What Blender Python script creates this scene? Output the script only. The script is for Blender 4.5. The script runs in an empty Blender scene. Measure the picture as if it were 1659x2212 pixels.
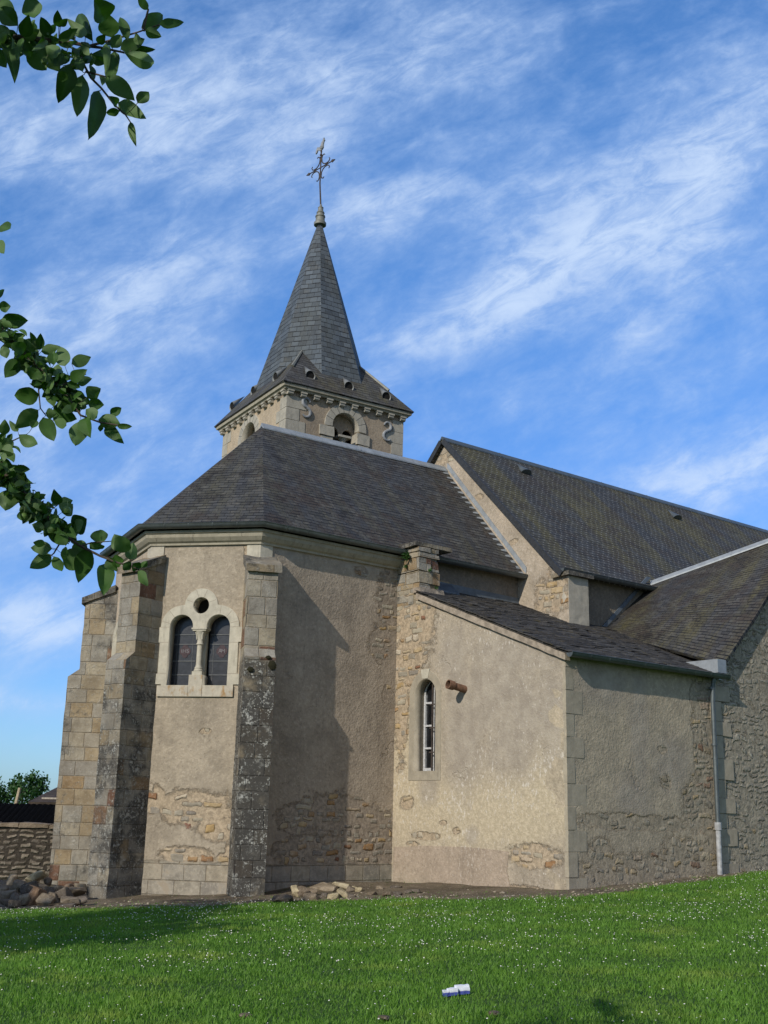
import bpy, bmesh, math, random
import numpy as np
from mathutils import Vector, Matrix, noise as mnoise
random.seed(7); RNG = np.random.default_rng(7)
C = bpy.context.scene.collection
rad = math.radians
# ------------------------------------------------------------------ camera
F, CX, CY = 2450., 829.5, 1106.          # focal length and centre in units of a 1659 x 2212 picture
PITCH, ROLL = rad(14.86), rad(1.42)
fwd = np.array([0, math.cos(PITCH), math.sin(PITCH)])
r0 = np.array([1., 0, 0]); u0 = np.array([0, -math.sin(PITCH), math.cos(PITCH)])
RT = math.cos(ROLL)*r0 + math.sin(ROLL)*u0
UP = -math.sin(ROLL)*r0 + math.cos(ROLL)*u0
cam = bpy.data.cameras.new('camera'); camo = bpy.data.objects.new('camera', cam); C.objects.link(camo)
cam.sensor_fit = 'VERTICAL'; cam.sensor_height = 36.0; cam.lens = 36.0*F/2212.
cam.clip_start = 0.05; cam.clip_end = 5000
M = Matrix((RT, UP, -fwd)).transposed().to_4x4(); camo.matrix_world = M
bpy.context.scene.camera = camo
# ------------------------------------------------------------------ exposure, sun, sky
sc = bpy.context.scene
sc.view_settings.view_transform = 'Standard'; sc.view_settings.look = 'None'
sc.view_settings.exposure = 0.0; sc.view_settings.gamma = 1.0
SUN = np.array([-.497, -.72, .485]); SUN /= np.linalg.norm(SUN)
sl = bpy.data.lights.new('sun', 'SUN'); sl.energy = 3.6; sl.angle = rad(0.53); sl.color = (1.0, .93, .82)
so = bpy.data.objects.new('sun', sl); C.objects.link(so)
so.rotation_euler = Vector(SUN).to_track_quat('Z', 'Y').to_euler()
SKY_STRENGTH = 0.10

def ray(u, v): return fwd + RT*(u-CX)/F + UP*(CY-v)/F
def at_z(u, v, z): d = ray(u, v); return d*z/d[2]
def at_y(u, v, y): d = ray(u, v); return d*y/d[1]
def D(az): r = rad(az); return np.array([math.sin(r), math.cos(r), 0.])
def on_plane(u, v, p0, az):
    n = np.array([math.cos(rad(az)), -math.sin(rad(az)), 0.]); d = ray(u, v); return d*(n@p0)/(n@d)
def proj(p):
    p = np.asarray(p, float); z = p@fwd
    return CX+F*(p@RT)/z, CY-F*(p@UP)/z, z

# ------------------------------------------------------------------ node helper
class NT:
    def __init__(s, tree): s.t = tree; s.n = tree.nodes; s.l = tree.links
    def put(s, sock, val):
        if val is None: return
        if isinstance(val, bpy.types.NodeSocket): s.l.new(val, sock)
        else:
            try: sock.default_value = val
            except Exception:
                if isinstance(val, (int, float)): sock.default_value = (val, val, val, 1) if len(sock.default_value) == 4 else (val,)*3
                else: sock.default_value = (*val, 1)
    def m(s, op, a, b=None, c=None, clamp=False):
        n = s.n.new('ShaderNodeMath'); n.operation = op; n.use_clamp = clamp
        s.put(n.inputs[0], a); s.put(n.inputs[1], b); s.put(n.inputs[2], c); return n.outputs[0]
    def add(s, a, b): return s.m('ADD', a, b)
    def sub(s, a, b): return s.m('SUBTRACT', a, b)
    def mul(s, a, b): return s.m('MULTIPLY', a, b)
    def mx(s, a, b): return s.m('MAXIMUM', a, b)
    def mn(s, a, b): return s.m('MINIMUM', a, b)
    def clamp(s, a): return s.m('ADD', a, 0.0, clamp=True)
    def vm(s, op, a, b=None, scale=None):
        n = s.n.new('ShaderNodeVectorMath'); n.operation = op
        s.put(n.inputs[0], a); s.put(n.inputs[1], b)
        if scale is not None: s.put(n.inputs['Scale'], scale)
        return n.outputs['Value'] if op in ('DOT_PRODUCT', 'LENGTH', 'DISTANCE') else n.outputs[0]
    def xyz(s, x=0., y=0., z=0.):
        n = s.n.new('ShaderNodeCombineXYZ'); s.put(n.inputs[0], x); s.put(n.inputs[1], y); s.put(n.inputs[2], z); return n.outputs[0]
    def sep(s, v): n = s.n.new('ShaderNodeSeparateXYZ'); s.put(n.inputs[0], v); return n.outputs
    def pos(s): return s.n.new('ShaderNodeNewGeometry').outputs['Position']
    def obj(s): return s.n.new('ShaderNodeTexCoord').outputs['Object']
    def uv(s): return s.n.new('ShaderNodeUVMap').outputs[0]
    def noise(s, vec, scale, detail=4., rough=.55, dist=0., out=0):
        n = s.n.new('ShaderNodeTexNoise'); s.put(n.inputs['Vector'], vec); s.put(n.inputs['Scale'], scale)
        n.inputs['Detail'].default_value = detail; n.inputs['Roughness'].default_value = rough; n.inputs['Distortion'].default_value = dist
        return n.outputs[out]
    def vor(s, vec, scale, feature='F1', rnd=1., out='Distance', dims='3D'):
        n = s.n.new('ShaderNodeTexVoronoi'); n.voronoi_dimensions = dims; n.feature = feature
        s.put(n.inputs['Vector'], vec); s.put(n.inputs['Scale'], scale); n.inputs['Randomness'].default_value = rnd
        return n.outputs[out]
    def wn(s, vec, dims='3D', out='Value'):
        n = s.n.new('ShaderNodeTexWhiteNoise'); n.noise_dimensions = dims
        if dims == '1D': s.put(n.inputs['W'], vec)
        else: s.put(n.inputs['Vector'], vec)
        return n.outputs[out]
    def ss(s, a, lo, hi, o0=0., o1=1.):
        n = s.n.new('ShaderNodeMapRange'); n.interpolation_type = 'SMOOTHSTEP'
        s.put(n.inputs[0], a); s.put(n.inputs[1], lo); s.put(n.inputs[2], hi); s.put(n.inputs[3], o0); s.put(n.inputs[4], o1); return n.outputs[0]
    def ramp(s, fac, stops, interp='LINEAR'):
        n = s.n.new('ShaderNodeValToRGB'); e = n.color_ramp.elements; n.color_ramp.interpolation = interp
        while len(e) < len(stops): e.new(.5)
        for k, (p, c) in enumerate(stops): e[k].position = p; e[k].color = (*c, 1)
        s.put(n.inputs[0], fac); return n.outputs[0]
    def mix(s, f, a, b, blend='MIX'):
        n = s.n.new('ShaderNodeMix'); n.data_type = 'RGBA'; n.blend_type = blend
        s.put(n.inputs[0], f); s.put(n.inputs[6], a); s.put(n.inputs[7], b); return n.outputs[2]
    def mixf(s, f, a, b):
        n = s.n.new('ShaderNodeMix'); s.put(n.inputs[0], f); s.put(n.inputs[2], a); s.put(n.inputs[3], b); return n.outputs[0]
    def bump(s, h, dist=.02, strength=1., normal=None):
        n = s.n.new('ShaderNodeBump'); s.put(n.inputs['Height'], h); n.inputs['Distance'].default_value = dist
        n.inputs['Strength'].default_value = strength; s.put(n.inputs['Normal'], normal); return n.outputs[0]

def material(name):
    m = bpy.data.materials.new(name); m.use_nodes = True
    nt = m.node_tree; nt.nodes.clear()
    b = nt.nodes.new('ShaderNodeBsdfPrincipled'); o = nt.nodes.new('ShaderNodeOutputMaterial')
    nt.links.new(b.outputs[0], o.inputs[0]); b.inputs['Roughness'].default_value = .9
    b.inputs['Specular IOR Level'].default_value = .2
    return m, NT(nt), b

def build_world():
    w = bpy.data.worlds.new('World'); sc.world = w; w.use_nodes = True
    t = w.node_tree; t.nodes.clear(); n = NT(t)
    out = t.nodes.new('ShaderNodeOutputWorld'); bg = t.nodes.new('ShaderNodeBackground'); t.links.new(bg.outputs[0], out.inputs[0])
    sky = t.nodes.new('ShaderNodeTexSky'); sky.sky_type = 'NISHITA'; sky.sun_disc = False
    sky.sun_elevation = math.asin(SUN[2]); sky.sun_rotation = math.atan2(SUN[0], SUN[1])
    sky.altitude = 200; sky.air_density = 1.0; sky.dust_density = .6; sky.ozone_density = 2.0
    d = n.vm('NORMALIZE', t.nodes.new('ShaderNodeTexCoord').outputs['Generated'])
    x, y, z = n.sep(d)
    yy = n.mx(y, .15)
    X = n.m('DIVIDE', x, yy); Z = n.m('DIVIDE', z, yy)
    def xz(u, v): q = ray(u, v); return np.array([q[0]/q[1], q[2]/q[1]])
    # cloud banks: centre and half axes read on the sky, amplitude
    banks = [((330, 260), (420, -60), (40, 170), .75), ((60, 700), (330, 0), (0, 160), .5), ((420, 560), (170, -60), (30, 90), .35),
             ((1050, 660), (380, -190), (40, 70), .78), ((1450, 430), (300, -250), (90, 110), .72), ((820, 460), (150, -60), (25, 65), .7),
             ((950, 130), (330, -40), (20, 110), .45), ((1560, 1030), (250, -60), (20, 90), .7), ((1250, 800), (260, -70), (20, 50), .2),
             ((60, 1340), (230, 10), (0, 70), .9), ((60, 1150), (260, -30), (0, 60), .4), ((60, 1520), (230, 10), (0, 30), .6), ((60, 920), (330, -60), (0, 70), .45), ((640, 330), (120, -60), (20, 60), .3),
             ((1120, 420), (120, -70), (20, 50), .4), ((350, 1000), (300, -40), (0, 80), .25), ((1600, 120), (220, -160), (60, 80), .35)]
    B = None
    for (u, v), a, b, amp in banks:
        c = xz(u, v); A = np.array([xz(u+a[0], v+a[1])-c, xz(u+b[0], v+b[1])-c]).T; I = np.linalg.inv(A)
        dx = n.sub(X, float(c[0])); dz = n.sub(Z, float(c[1]))
        p = n.add(n.mul(dx, float(I[0, 0])), n.mul(dz, float(I[0, 1]))); q = n.add(n.mul(dx, float(I[1, 0])), n.mul(dz, float(I[1, 1])))
        r2 = n.add(n.mul(p, p), n.mul(q, q)); g = n.mul(n.m('EXPONENT', n.mul(r2, -.9)), amp)
        B = g if B is None else n.add(B, g)
    # wispy structure, stretched along the drift of the clouds
    ca, sa = math.cos(rad(28)), math.sin(rad(28))
    P = n.add(n.mul(X, ca), n.mul(Z, sa)); Q = n.sub(n.mul(Z, ca), n.mul(X, sa))
    v1 = n.xyz(n.mul(P, 1.15), n.mul(Q, 2.0), 3.3); v2 = n.xyz(n.mul(P, 2.0), n.mul(Q, 2.8), 7.7)
    n1 = n.noise(v1, 3.2, 9, .6, .4); n2 = n.noise(v2, 9., 7, .62, .3); n3 = n.noise(n.xyz(n.mul(P, .8), n.mul(Q, 1.5), 1.), 24., 6, .65)
    dn = n.add(n.mul(n.sub(n1, .5), 1.35), n.add(n.mul(n.sub(n2, .5), 1.1), n.mul(n.sub(n3, .5), .6)))
    den = n.ss(n.add(n.mul(B, .85), dn), -.36, 1.12)
    fib = n.noise(n.xyz(n.mul(P, 2.2), n.mul(Q, 5.5), 2.), 7., 8, .68, .6); den = n.mul(den, n.ss(fib, .28, .62, .58, 1.08))
    den = n.mul(den, n.ss(z, -.02, .08))
    # unseen broken cloud behind and above, added to make the fill light neutral
    rest = n.mx(n.ss(y, .25, -.05), n.ss(z, .72, .9)); rn = n.noise(d, 2.6, 6, .6)
    den = n.mixf(rest, den, n.ss(rn, .36, .62))
    cloud = n.mix(n.ss(den, .25, .95), (4.5, 6.3, 9.6), (6.0, 7.5, 10.0)); cloud = n.mix(rest, cloud, (3.7, 3.6, 3.45))
    tint = n.mix(1., sky.outputs[0], n.mix(n.ss(z, .12, .62), (.64, .98, 1.55), (.84, 1.50, 2.15)), 'MULTIPLY')
    col = n.mix(n.mul(den, .88), tint, cloud)
    t.links.new(col, bg.inputs[0]); bg.inputs[1].default_value = SKY_STRENGTH
build_world()

# ------------------------------------------------------------------ the church's own axes
AZ = 52.; E1 = D(AZ); E2 = np.array([-E1[1], E1[0], 0.])        # along the nave, and inwards
def P(s, t, z): return E1*s + E2*t + np.array([0, 0, z])
aAB, aBC = -79.2, -26.9
WA = np.array([-2.415, 21.799, 0]); WB = np.array([-4.631, 22.221, 0]); WC = np.array([-5.906, 24.731, 0])   # wall corners of the apse
GA = np.array([-2.343, 21.5, 0]); GB = np.array([-4.819, 21.971, 0]); GC = np.array([-6.215, 24.721, 0])    # gutter corners
ZG = 5.438
def ground_z(x, y): return -1.37 + .055*x*min(1, max(.35, y/20)) - .006*(22-y) if y < 26 else -1.37+.055*x - .02*(y-26)
Z0 = -2.4                                                        # foot of all masonry, below the turf
S_J, T_F2, T_K = 15.006, 18.665, 13.872
S_G, T_N, T_R = 18.606, 17.06, 21.281

# ------------------------------------------------------------------ mesh helpers
def frame(o, az):
    """x runs along the wall to the right as seen from outside, y is up, z points outwards"""
    x = D(az); return np.array(o, float), x, np.array([0, 0, 1.]), np.cross(x, [0, 0, 1.])
class MB:
    def __init__(s): s.v = []; s.f = []
    def quad(s, *p): i = len(s.v); s.v += [tuple(map(float, q)) for q in p]; s.f.append(tuple(range(i, i+len(p))))
    def hexa(s, a):
        i = len(s.v); s.v += [tuple(map(float, q)) for q in a]
        for f in ((0, 3, 2, 1), (4, 5, 6, 7), (0, 1, 5, 4), (1, 2, 6, 5), (2, 3, 7, 6), (3, 0, 4, 7)): s.f.append(tuple(i+k for k in f))
    def box(s, fr, x0, x1, y0, y1, z0, z1):
        o, X, Y, Z = fr; q = lambda x, y, z: o+X*x+Y*y+Z*z
        s.hexa([q(x0, y0, z0), q(x1, y0, z0), q(x1, y1, z0), q(x0, y1, z0), q(x0, y0, z1), q(x1, y0, z1), q(x1, y1, z1), q(x0, y1, z1)])
    def prism(s, fr, poly, z0, z1):
        o, X, Y, Z = fr; n = len(poly); i = len(s.v)
        for z in (z0, z1):
            for x, y in poly: s.v.append(tuple(o+X*x+Y*y+Z*z))
        s.f.append(tuple(i+k for k in reversed(range(n)))); s.f.append(tuple(i+n+k for k in range(n)))
        for k in range(n): a, b = k, (k+1) % n; s.f.append((i+a, i+b, i+n+b, i+n+a))
    def tube(s, pts, r, k=8, cap=True):
        pts = [np.array(p, float) for p in pts]; rs = r if isinstance(r, (list, tuple)) else [r]*len(pts); i = len(s.v); ref = None
        for j, p in enumerate(pts):
            d = pts[min(j+1, len(pts)-1)]-pts[max(j-1, 0)]; d /= np.linalg.norm(d)+1e-9
            if ref is None: ref = np.array([0, 0, 1.]) if abs(d[2]) < .9 else np.array([1., 0, 0])
            a = np.cross(d, ref); a /= np.linalg.norm(a)+1e-9; b = np.cross(a, d); ref = b
            for q in range(k): th = 2*math.pi*q/k; s.v.append(tuple(p+rs[j]*(a*math.cos(th)+b*math.sin(th))))
        for j in range(len(pts)-1):
            for q in range(k): a = i+j*k+q; b = i+j*k+(q+1) % k; s.f.append((a, b, b+k, a+k))
        if cap: s.f.append(tuple(i+q for q in range(k))); s.f.append(tuple(i+(len(pts)-1)*k+q for q in reversed(range(k))))
    def lathe(s, o, prof, k=16, ax=(0, 0, 1.)):
        o = np.array(o, float); i = len(s.v); az = np.array(ax, float); az /= np.linalg.norm(az)
        h = np.array([1., 0, 0]) if abs(az[0]) < .9 else np.array([0, 1., 0]); a = np.cross(az, h); a /= np.linalg.norm(a); b = np.cross(az, a)
        for r, z in prof:
            for q in range(k): th = 2*math.pi*q/k; s.v.append(tuple(o+az*z+r*(a*math.cos(th)+b*math.sin(th))))
        for j in range(len(prof)-1):
            for q in range(k): c = i+j*k+q; e = i+j*k+(q+1) % k; s.f.append((c, e, e+k, c+k))
        s.f.append(tuple(i+q for q in reversed(range(k)))); s.f.append(tuple(i+(len(prof)-1)*k+q for q in range(k)))
    def build(s, name, mat, parent=None, **kw): return link_mesh(name, s.v, s.f, mat, parent, **kw)

def auto_uv(bm):
    l = bm.loops.layers.uv.new('UVMap'); up = Vector((0, 0, 1))
    for f in bm.faces:
        n = f.normal; u = up.cross(n)
        if u.length < .12: u, v = Vector((1, 0, 0)), Vector((0, 1, 0))
        else: u.normalize(); v = n.cross(u)
        for lp in f.loops: lp[l].uv = (lp.vert.co.dot(u), lp.vert.co.dot(v))
def link_mesh(name, v, f, mat, parent=None, smooth=False, sub=0., amp=0., nscale=3., loc=None, normals=True, weld=True, angle=40):
    bm = bmesh.new(); vs = [bm.verts.new(p) for p in v]
    for q in f:
        try: bm.faces.new([vs[k] for k in q])
        except ValueError: pass
    if weld: bmesh.ops.remove_doubles(bm, verts=bm.verts, dist=1e-5)
    if normals: bmesh.ops.recalc_face_normals(bm, faces=bm.faces)
    bm.normal_update(); auto_uv(bm)
    if sub: roughen(bm, sub, amp, nscale)
    me = bpy.data.meshes.new(name); bm.to_mesh(me); bm.free()
    return finish(name, me, mat, parent, smooth, loc, angle)
def finish(name, me, mat, parent=None, smooth=False, loc=None, angle=40):
    me.materials.append(mat); o = bpy.data.objects.new(name, me); C.objects.link(o)
    if smooth:
        me.polygons.foreach_set('use_smooth', [True]*len(me.polygons))
        try: me.set_sharp_from_angle(angle=rad(angle))
        except Exception: pass
    if parent is not None: adopt(o, parent)
    return o
def adopt(o, parent):
    o.parent = parent
    o.matrix_parent_inverse = parent_world(parent).inverted()
def parent_world(p):
    if p.parent is None: return p.matrix_basis.copy()
    return parent_world(p.parent) @ p.matrix_parent_inverse @ p.matrix_basis
def roughen(bm, size, amp, nscale):
    for _ in range(9):
        es = [e for e in bm.edges if e.calc_length() > size*1.5]
        if not es or len(bm.verts) > 60000: break
        bmesh.ops.subdivide_edges(bm, edges=es, cuts=1, use_grid_fill=True)
    bmesh.ops.triangulate(bm, faces=[f for f in bm.faces if len(f.verts) > 4])
    if amp:
        for v in bm.verts:
            p = v.co*nscale; d = mnoise.noise_vector(p)*.65 + mnoise.noise_vector(p*2.7)*.35
            v.co += d*amp
def cut_mesh(fr, outer, holes, z0, z1):
    """a flat slab with holes, standing in frame fr between z0 and z1"""
    cu = bpy.data.curves.new('cut', 'CURVE'); cu.dimensions = '2D'; cu.fill_mode = 'BOTH'; cu.extrude = (z1-z0)/2
    for poly in [outer]+list(holes):
        sp = cu.splines.new('POLY'); sp.points.add(len(poly)-1); sp.use_cyclic_u = True
        for k, (x, y) in enumerate(poly): sp.points[k].co = (x, y, 0, 1)
    ob = bpy.data.objects.new('cut', cu); C.objects.link(ob)
    dg = bpy.context.evaluated_depsgraph_get(); me = bpy.data.meshes.new_from_object(ob.evaluated_get(dg))
    bpy.data.objects.remove(ob); bpy.data.curves.remove(cu)
    o, X, Y, Z = fr; mat = Matrix((X, Y, Z)).transposed().to_4x4(); mat.translation = Vector(o+Z*(z0+z1)/2)
    bm = bmesh.new(); bm.from_mesh(me); bpy.data.meshes.remove(me); bm.transform(mat)
    bmesh.ops.remove_doubles(bm, verts=bm.verts, dist=1e-5); bmesh.ops.recalc_face_normals(bm, faces=bm.faces); bm.normal_update()
    return bm
def cut(name, fr, outer, holes, z0, z1, mat, parent=None, extra=None, smooth=False, amp=0., size=.1):
    bm = cut_mesh(fr, outer, holes, z0, z1)
    if extra is not None:
        vs = [bm.verts.new(p) for p in extra.v]
        for q in extra.f: bm.faces.new([vs[k] for k in q])
        bm.normal_update(); bmesh.ops.recalc_face_normals(bm, faces=bm.faces); bm.normal_update()
    for l in list(bm.loops.layers.uv): bm.loops.layers.uv.remove(l)
    auto_uv(bm)
    me = bpy.data.meshes.new(name); bm.to_mesh(me); bm.free(); me.materials.clear()
    return finish(name, me, mat, parent, smooth)
def arc(cx, cy, r, a0, a1, n=14): return [(cx+r*math.cos(rad(a0+(a1-a0)*k/n)), cy+r*math.sin(rad(a0+(a1-a0)*k/n))) for k in range(n+1)]
def arch(cx, y0, ys, r, n=16): return [(cx-r, y0), (cx+r, y0)] + arc(cx, ys, r, 0, 180, n)
def tag(o, label=None, cat=None, group=None, kind=None):
    if label: o['label'] = label
    if cat: o['category'] = cat
    if group: o['group'] = group
    if kind: o['kind'] = kind
    return o
def empty(name, loc, label=None, cat=None, group=None):
    o = bpy.data.objects.new(name, None); C.objects.link(o); o.location = [float(q) for q in loc]; o.empty_display_size = .3
    return tag(o, label, cat, group)

# ------------------------------------------------------------------ materials
def blocks(n, u, v, w, h, joint=.012):
    """courses of cut stone: random values per block, joint mask (0 in the joint) """
    vv = n.m('DIVIDE', n.add(v, n.mul(n.sub(n.noise(n.xyz(0., v, 0.), 1.3, 1), .5), h*.9)), h)
    row = n.m('FLOOR', vv); fy = n.m('FRACT', vv)
    off = n.mul(n.wn(n.add(row, 13.7), '1D'), 3.); w_r = n.add(w*.75, n.mul(n.wn(n.add(row, 51.2), '1D'), w*.6))
    uu = n.add(n.m('DIVIDE', u, w_r), off); col = n.m('FLOOR', uu); fx = n.m('FRACT', uu)
    ex = n.mul(n.mn(fx, n.sub(1., fx)), w_r); ey = n.mul(n.mn(fy, n.sub(1., fy)), h)
    jag = n.mul(n.noise(n.xyz(u, v, 0.), 22., 3), joint*1.2)
    e = n.ss(n.mn(ex, ey), n.mul(jag, .4), n.add(jag, joint*.6))
    key = n.xyz(row, col, 2.2)
    return n.wn(key), n.wn(n.vm('ADD', key, (7.1, 3.3, 9.9))), e
def rubble(n, u, v, su=.26, sv=.13, wob=.05):
    """roughly coursed rubble: rounded stones of uneven size, d is the distance inside a stone in metres (negative in the mortar)"""
    p = n.xyz(u, v, .5); w1 = n.vm('SCALE', n.vm('SUBTRACT', n.noise(p, 1.9, 2, out=1), (.5, .5, .5)), scale=wob*3.4)
    w2 = n.vm('SCALE', n.vm('SUBTRACT', n.noise(p, 8., 4, .65, out=1), (.5, .5, .5)), scale=wob*1.3)
    x, y, _ = n.sep(n.vm('ADD', n.vm('ADD', n.xyz(u, v, 0.), w1), w2))
    vv = n.add(n.m('DIVIDE', y, sv), n.mul(n.sub(n.noise(n.xyz(0., v, 3.), 2.7, 2), .5), 1.6)); row = n.m('FLOOR', vv); fy = n.m('FRACT', vv)
    wr = n.mul(n.add(.55, n.mul(n.wn(n.add(row, 51.2), '1D'), .95)), su); uu = n.add(n.m('DIVIDE', x, wr), n.mul(n.wn(n.add(row, 3.1), '1D'), 9.)); col = n.m('FLOOR', uu); fx = n.m('FRACT', uu)
    key = n.xyz(row, col, 2.2); r1 = n.wn(key); r2 = n.wn(n.vm('ADD', key, (7.1, 3.3, 9.9))); r3 = n.wn(n.vm('ADD', key, (1.7, 6.3, 4.9))); r4 = n.wn(n.vm('ADD', key, (4.4, 2.2, .3)))
    ex = n.sub(n.mul(n.mn(fx, n.sub(1., fx)), wr), n.mul(r3, su*.16)); ey = n.sub(n.mul(n.mn(fy, n.sub(1., fy)), sv), n.mul(r4, sv*.20))
    k = .032; dx = n.mx(0., n.sub(k, ex)); dy = n.mx(0., n.sub(k, ey))
    return r1, r2, n.sub(n.sub(k, n.m('SQRT', n.add(n.mul(dx, dx), n.mul(dy, dy)))), .006)
def blob(n, u, v, cu, cv, ru, rv, jag, soft=.25, amt=.8):
    a = n.m('DIVIDE', n.sub(u, cu), ru); b = n.m('DIVIDE', n.sub(v, cv), rv)
    r = n.m('SQRT', n.add(n.mul(a, a), n.mul(b, b)))
    return n.ss(n.add(r, n.mul(n.sub(jag, .5), amt*2)), 1.+soft, 1.-soft)
def maxes(n, ms):
    o = None
    for q in ms: o = q if o is None else n.mx(o, q)
    return o
STONE = [(0., (.30, .275, .23)), (.2, (.45, .40, .30)), (.4, (.24, .215, .185)), (.55, (.50, .44, .33)), (.72, (.46, .32, .15)), (.85, (.53, .47, .37)), (.94, (.36, .22, .10)), (1., (.25, .12, .08))]
def wall_render(name, base=(.44, .315, .20), dark=(.30, .225, .16), pale=None, stone=None, ashlar=None, grey=None, buff=None, soot=None, flecks=0., pebble=1., stonecols=STONE, rub=(.27, .14), ash=(.5, .26), keep=.5, mortar=(.42, .335, .235)):
    m, n, b = material(name); p = n.pos(); u, v, _ = n.sep(n.uv())
    big = n.noise(p, .9, 5, .6); mid = n.noise(p, 4., 5, .6); fine = n.noise(p, 38., 4, .65); grit = n.vor(p, 46., 'F1', 1.)
    jag = n.noise(n.xyz(u, v, 4.4), 3.6, 8, .76)
    f = n.ss(n.add(n.mul(big, .6), n.mul(mid, .4)), .36, .66)
    col = n.mix(f, dark, base); grain = n.noise(p, 15., 3, .75); pit = n.vor(n.vm('ADD', p, (3., 1., 2.)), 9., 'F1', 1.)
    col = n.mix(n.mul(n.ss(grain, .50, .68), .42), col, tuple(min(.8, q*1.32+.03) for q in base)); col = n.mix(n.mul(n.ss(grain, .46, .30), .46), col, tuple(q*.58 for q in dark))
    col = n.mix(n.mul(n.ss(n.add(pit, n.mul(fine, .25)), .27, .19), .6), col, (.15, .12, .09))
    run = n.noise(n.xyz(n.mul(u, 4.2), n.mul(v, .33), 7.), 1., 5, .62); col = n.mix(n.mul(n.ss(run, .53, .72), .5), col, tuple(q*.66 for q in dark))
    stn = n.noise(n.vm('ADD', p, (1., 5., 3.)), 1.5, 7, .7); col = n.mix(n.mul(n.ss(stn, .50, .66), .5), col, tuple(q*.70 for q in dark)); col = n.mix(n.mul(n.ss(stn, .46, .34), .4), col, tuple(min(.8, q*1.16) for q in base))
    ck = n.vor(n.vm('ADD', p, n.vm('SCALE', n.noise(p, 1.6, 4, .6, out=1), scale=.9)), .55, 'DISTANCE_TO_EDGE', 1.); crk = n.mul(n.ss(ck, .014, .004), n.ss(n.noise(p, 1.1, 4), .57, .66))
    col = n.mix(n.mul(crk, .3), col, tuple(q*.4 for q in dark))
    h = n.sub(n.add(n.mul(grain, .55), n.add(n.mul(n.noise(p, 24., 2), .5), n.mul(mid, .5))), n.mul(crk, .4))
    if buff: k = buff(n, u, v, jag); col = n.mix(n.mul(k, .9), col, n.mix(n.ss(grain, .4, .65), (.41, .345, .24), (.53, .45, .32)))
    if grey: k = grey(n, u, v, jag); col = n.mix(n.mul(k, .7), col, n.mix(n.ss(mid, .35, .65), (.285, .245, .20), (.37, .325, .265)))
    if flecks:
        # worn skin: pale lime flecks hanging in short vertical runs
        q = n.xyz(n.mul(u, 17.), n.mul(v, 8.), 0.); fl = n.noise(q, 1., 5, .7)
        zone = n.noise(n.xyz(u, v, 8.), .8, 4); col = n.mix(n.mul(n.ss(n.add(fl, n.mul(zone, .5)), .84, .93), flecks), col, (.62, .57, .50))
    if stone:
        k = stone(n, u, v, jag); r1, r2, e = rubble(n, u, v, *rub)
        vis = n.ss(r2, 1.-keep-.02, 1.-keep+.02); em = n.mul(n.ss(n.add(e, n.mul(n.sub(fine, .5), .02)), -.003, .006), vis)
        sc_ = n.ramp(r1, stonecols); sc_ = n.mix(n.ss(mid, .3, .75), n.mix(1., sc_, (.68, .66, .64), 'MULTIPLY'), sc_)
        sc_ = n.mix(n.mul(n.ss(grain, .52, .7), .4), sc_, (.50, .45, .37)); sc_ = n.mix(n.mul(n.ss(mid, .56, .68), .35), sc_, mortar)
        mort = n.mix(n.ss(grain, .35, .65), tuple(q*.68 for q in mortar), tuple(q*1.1 for q in mortar)); mort = n.mix(n.mul(n.ss(mid, .5, .66), .5), mort, tuple(q*.6 for q in mortar))
        sc_ = n.mix(em, mort, sc_); crack = n.mul(n.mul(n.ss(e, -.012, -.003), n.ss(e, .006, -.001)), n.mul(vis, n.ss(n.noise(p, 5., 4), .44, .56)))
        sc_ = n.mix(n.mul(crack, .85), sc_, (.085, .065, .045))
        col = n.mix(k, col, sc_); hs = n.add(n.mul(n.mul(n.ss(e, -.008, .03), vis), n.add(.35, n.mul(r1, 1.0))), n.add(n.mul(grain, .7), n.mul(mid, .9)))
        h = n.mixf(k, n.add(h, 1.0), hs); col = n.mix(n.mul(n.mul(n.ss(k, .2, .45), n.ss(k, .7, .5)), .22), col, (.14, .11, .08))  # thin dark rim paints the edge shadow round exposed stone
    if ashlar:
        k = ashlar(n, u, v, jag); r1, r2, e = blocks(n, u, v, *ash)
        ac = n.ramp(r1, [(0., (.30, .27, .225)), (.45, (.34, .305, .25)), (.8, (.365, .325, .255)), (1., (.39, .335, .25))])
        ac = n.mix(n.ss(mid, .35, .7), n.mix(1., ac, (.68, .68, .68), 'MULTIPLY'), ac); ac = n.mix(e, n.mix(1., ac, (.80, .76, .70), 'MULTIPLY'), ac); ac = n.mix(n.mul(n.ss(grain, .5, .68), .45), ac, (.46, .41, .33)); ac = n.mix(n.mul(n.ss(grain, .45, .3), .5), ac, (.17, .15, .125)); ac = n.mix(n.ss(mid, .56, .70), ac, n.mix(1., base, (.85, .85, .85), 'MULTIPLY'))
        col = n.mix(k, col, ac); h = n.mixf(k, h, n.add(n.mul(e, .6), n.mul(fine, .4)))
    if soot: k = soot(n, u, v, jag); col = n.mix(n.mul(k, .75), col, (.085, .075, .065))
    n.put(b.inputs['Base Color'], col); n.put(b.inputs['Normal'], n.bump(h, .022*pebble, .9)); b.inputs['Roughness'].default_value = .95
    return m
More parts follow.
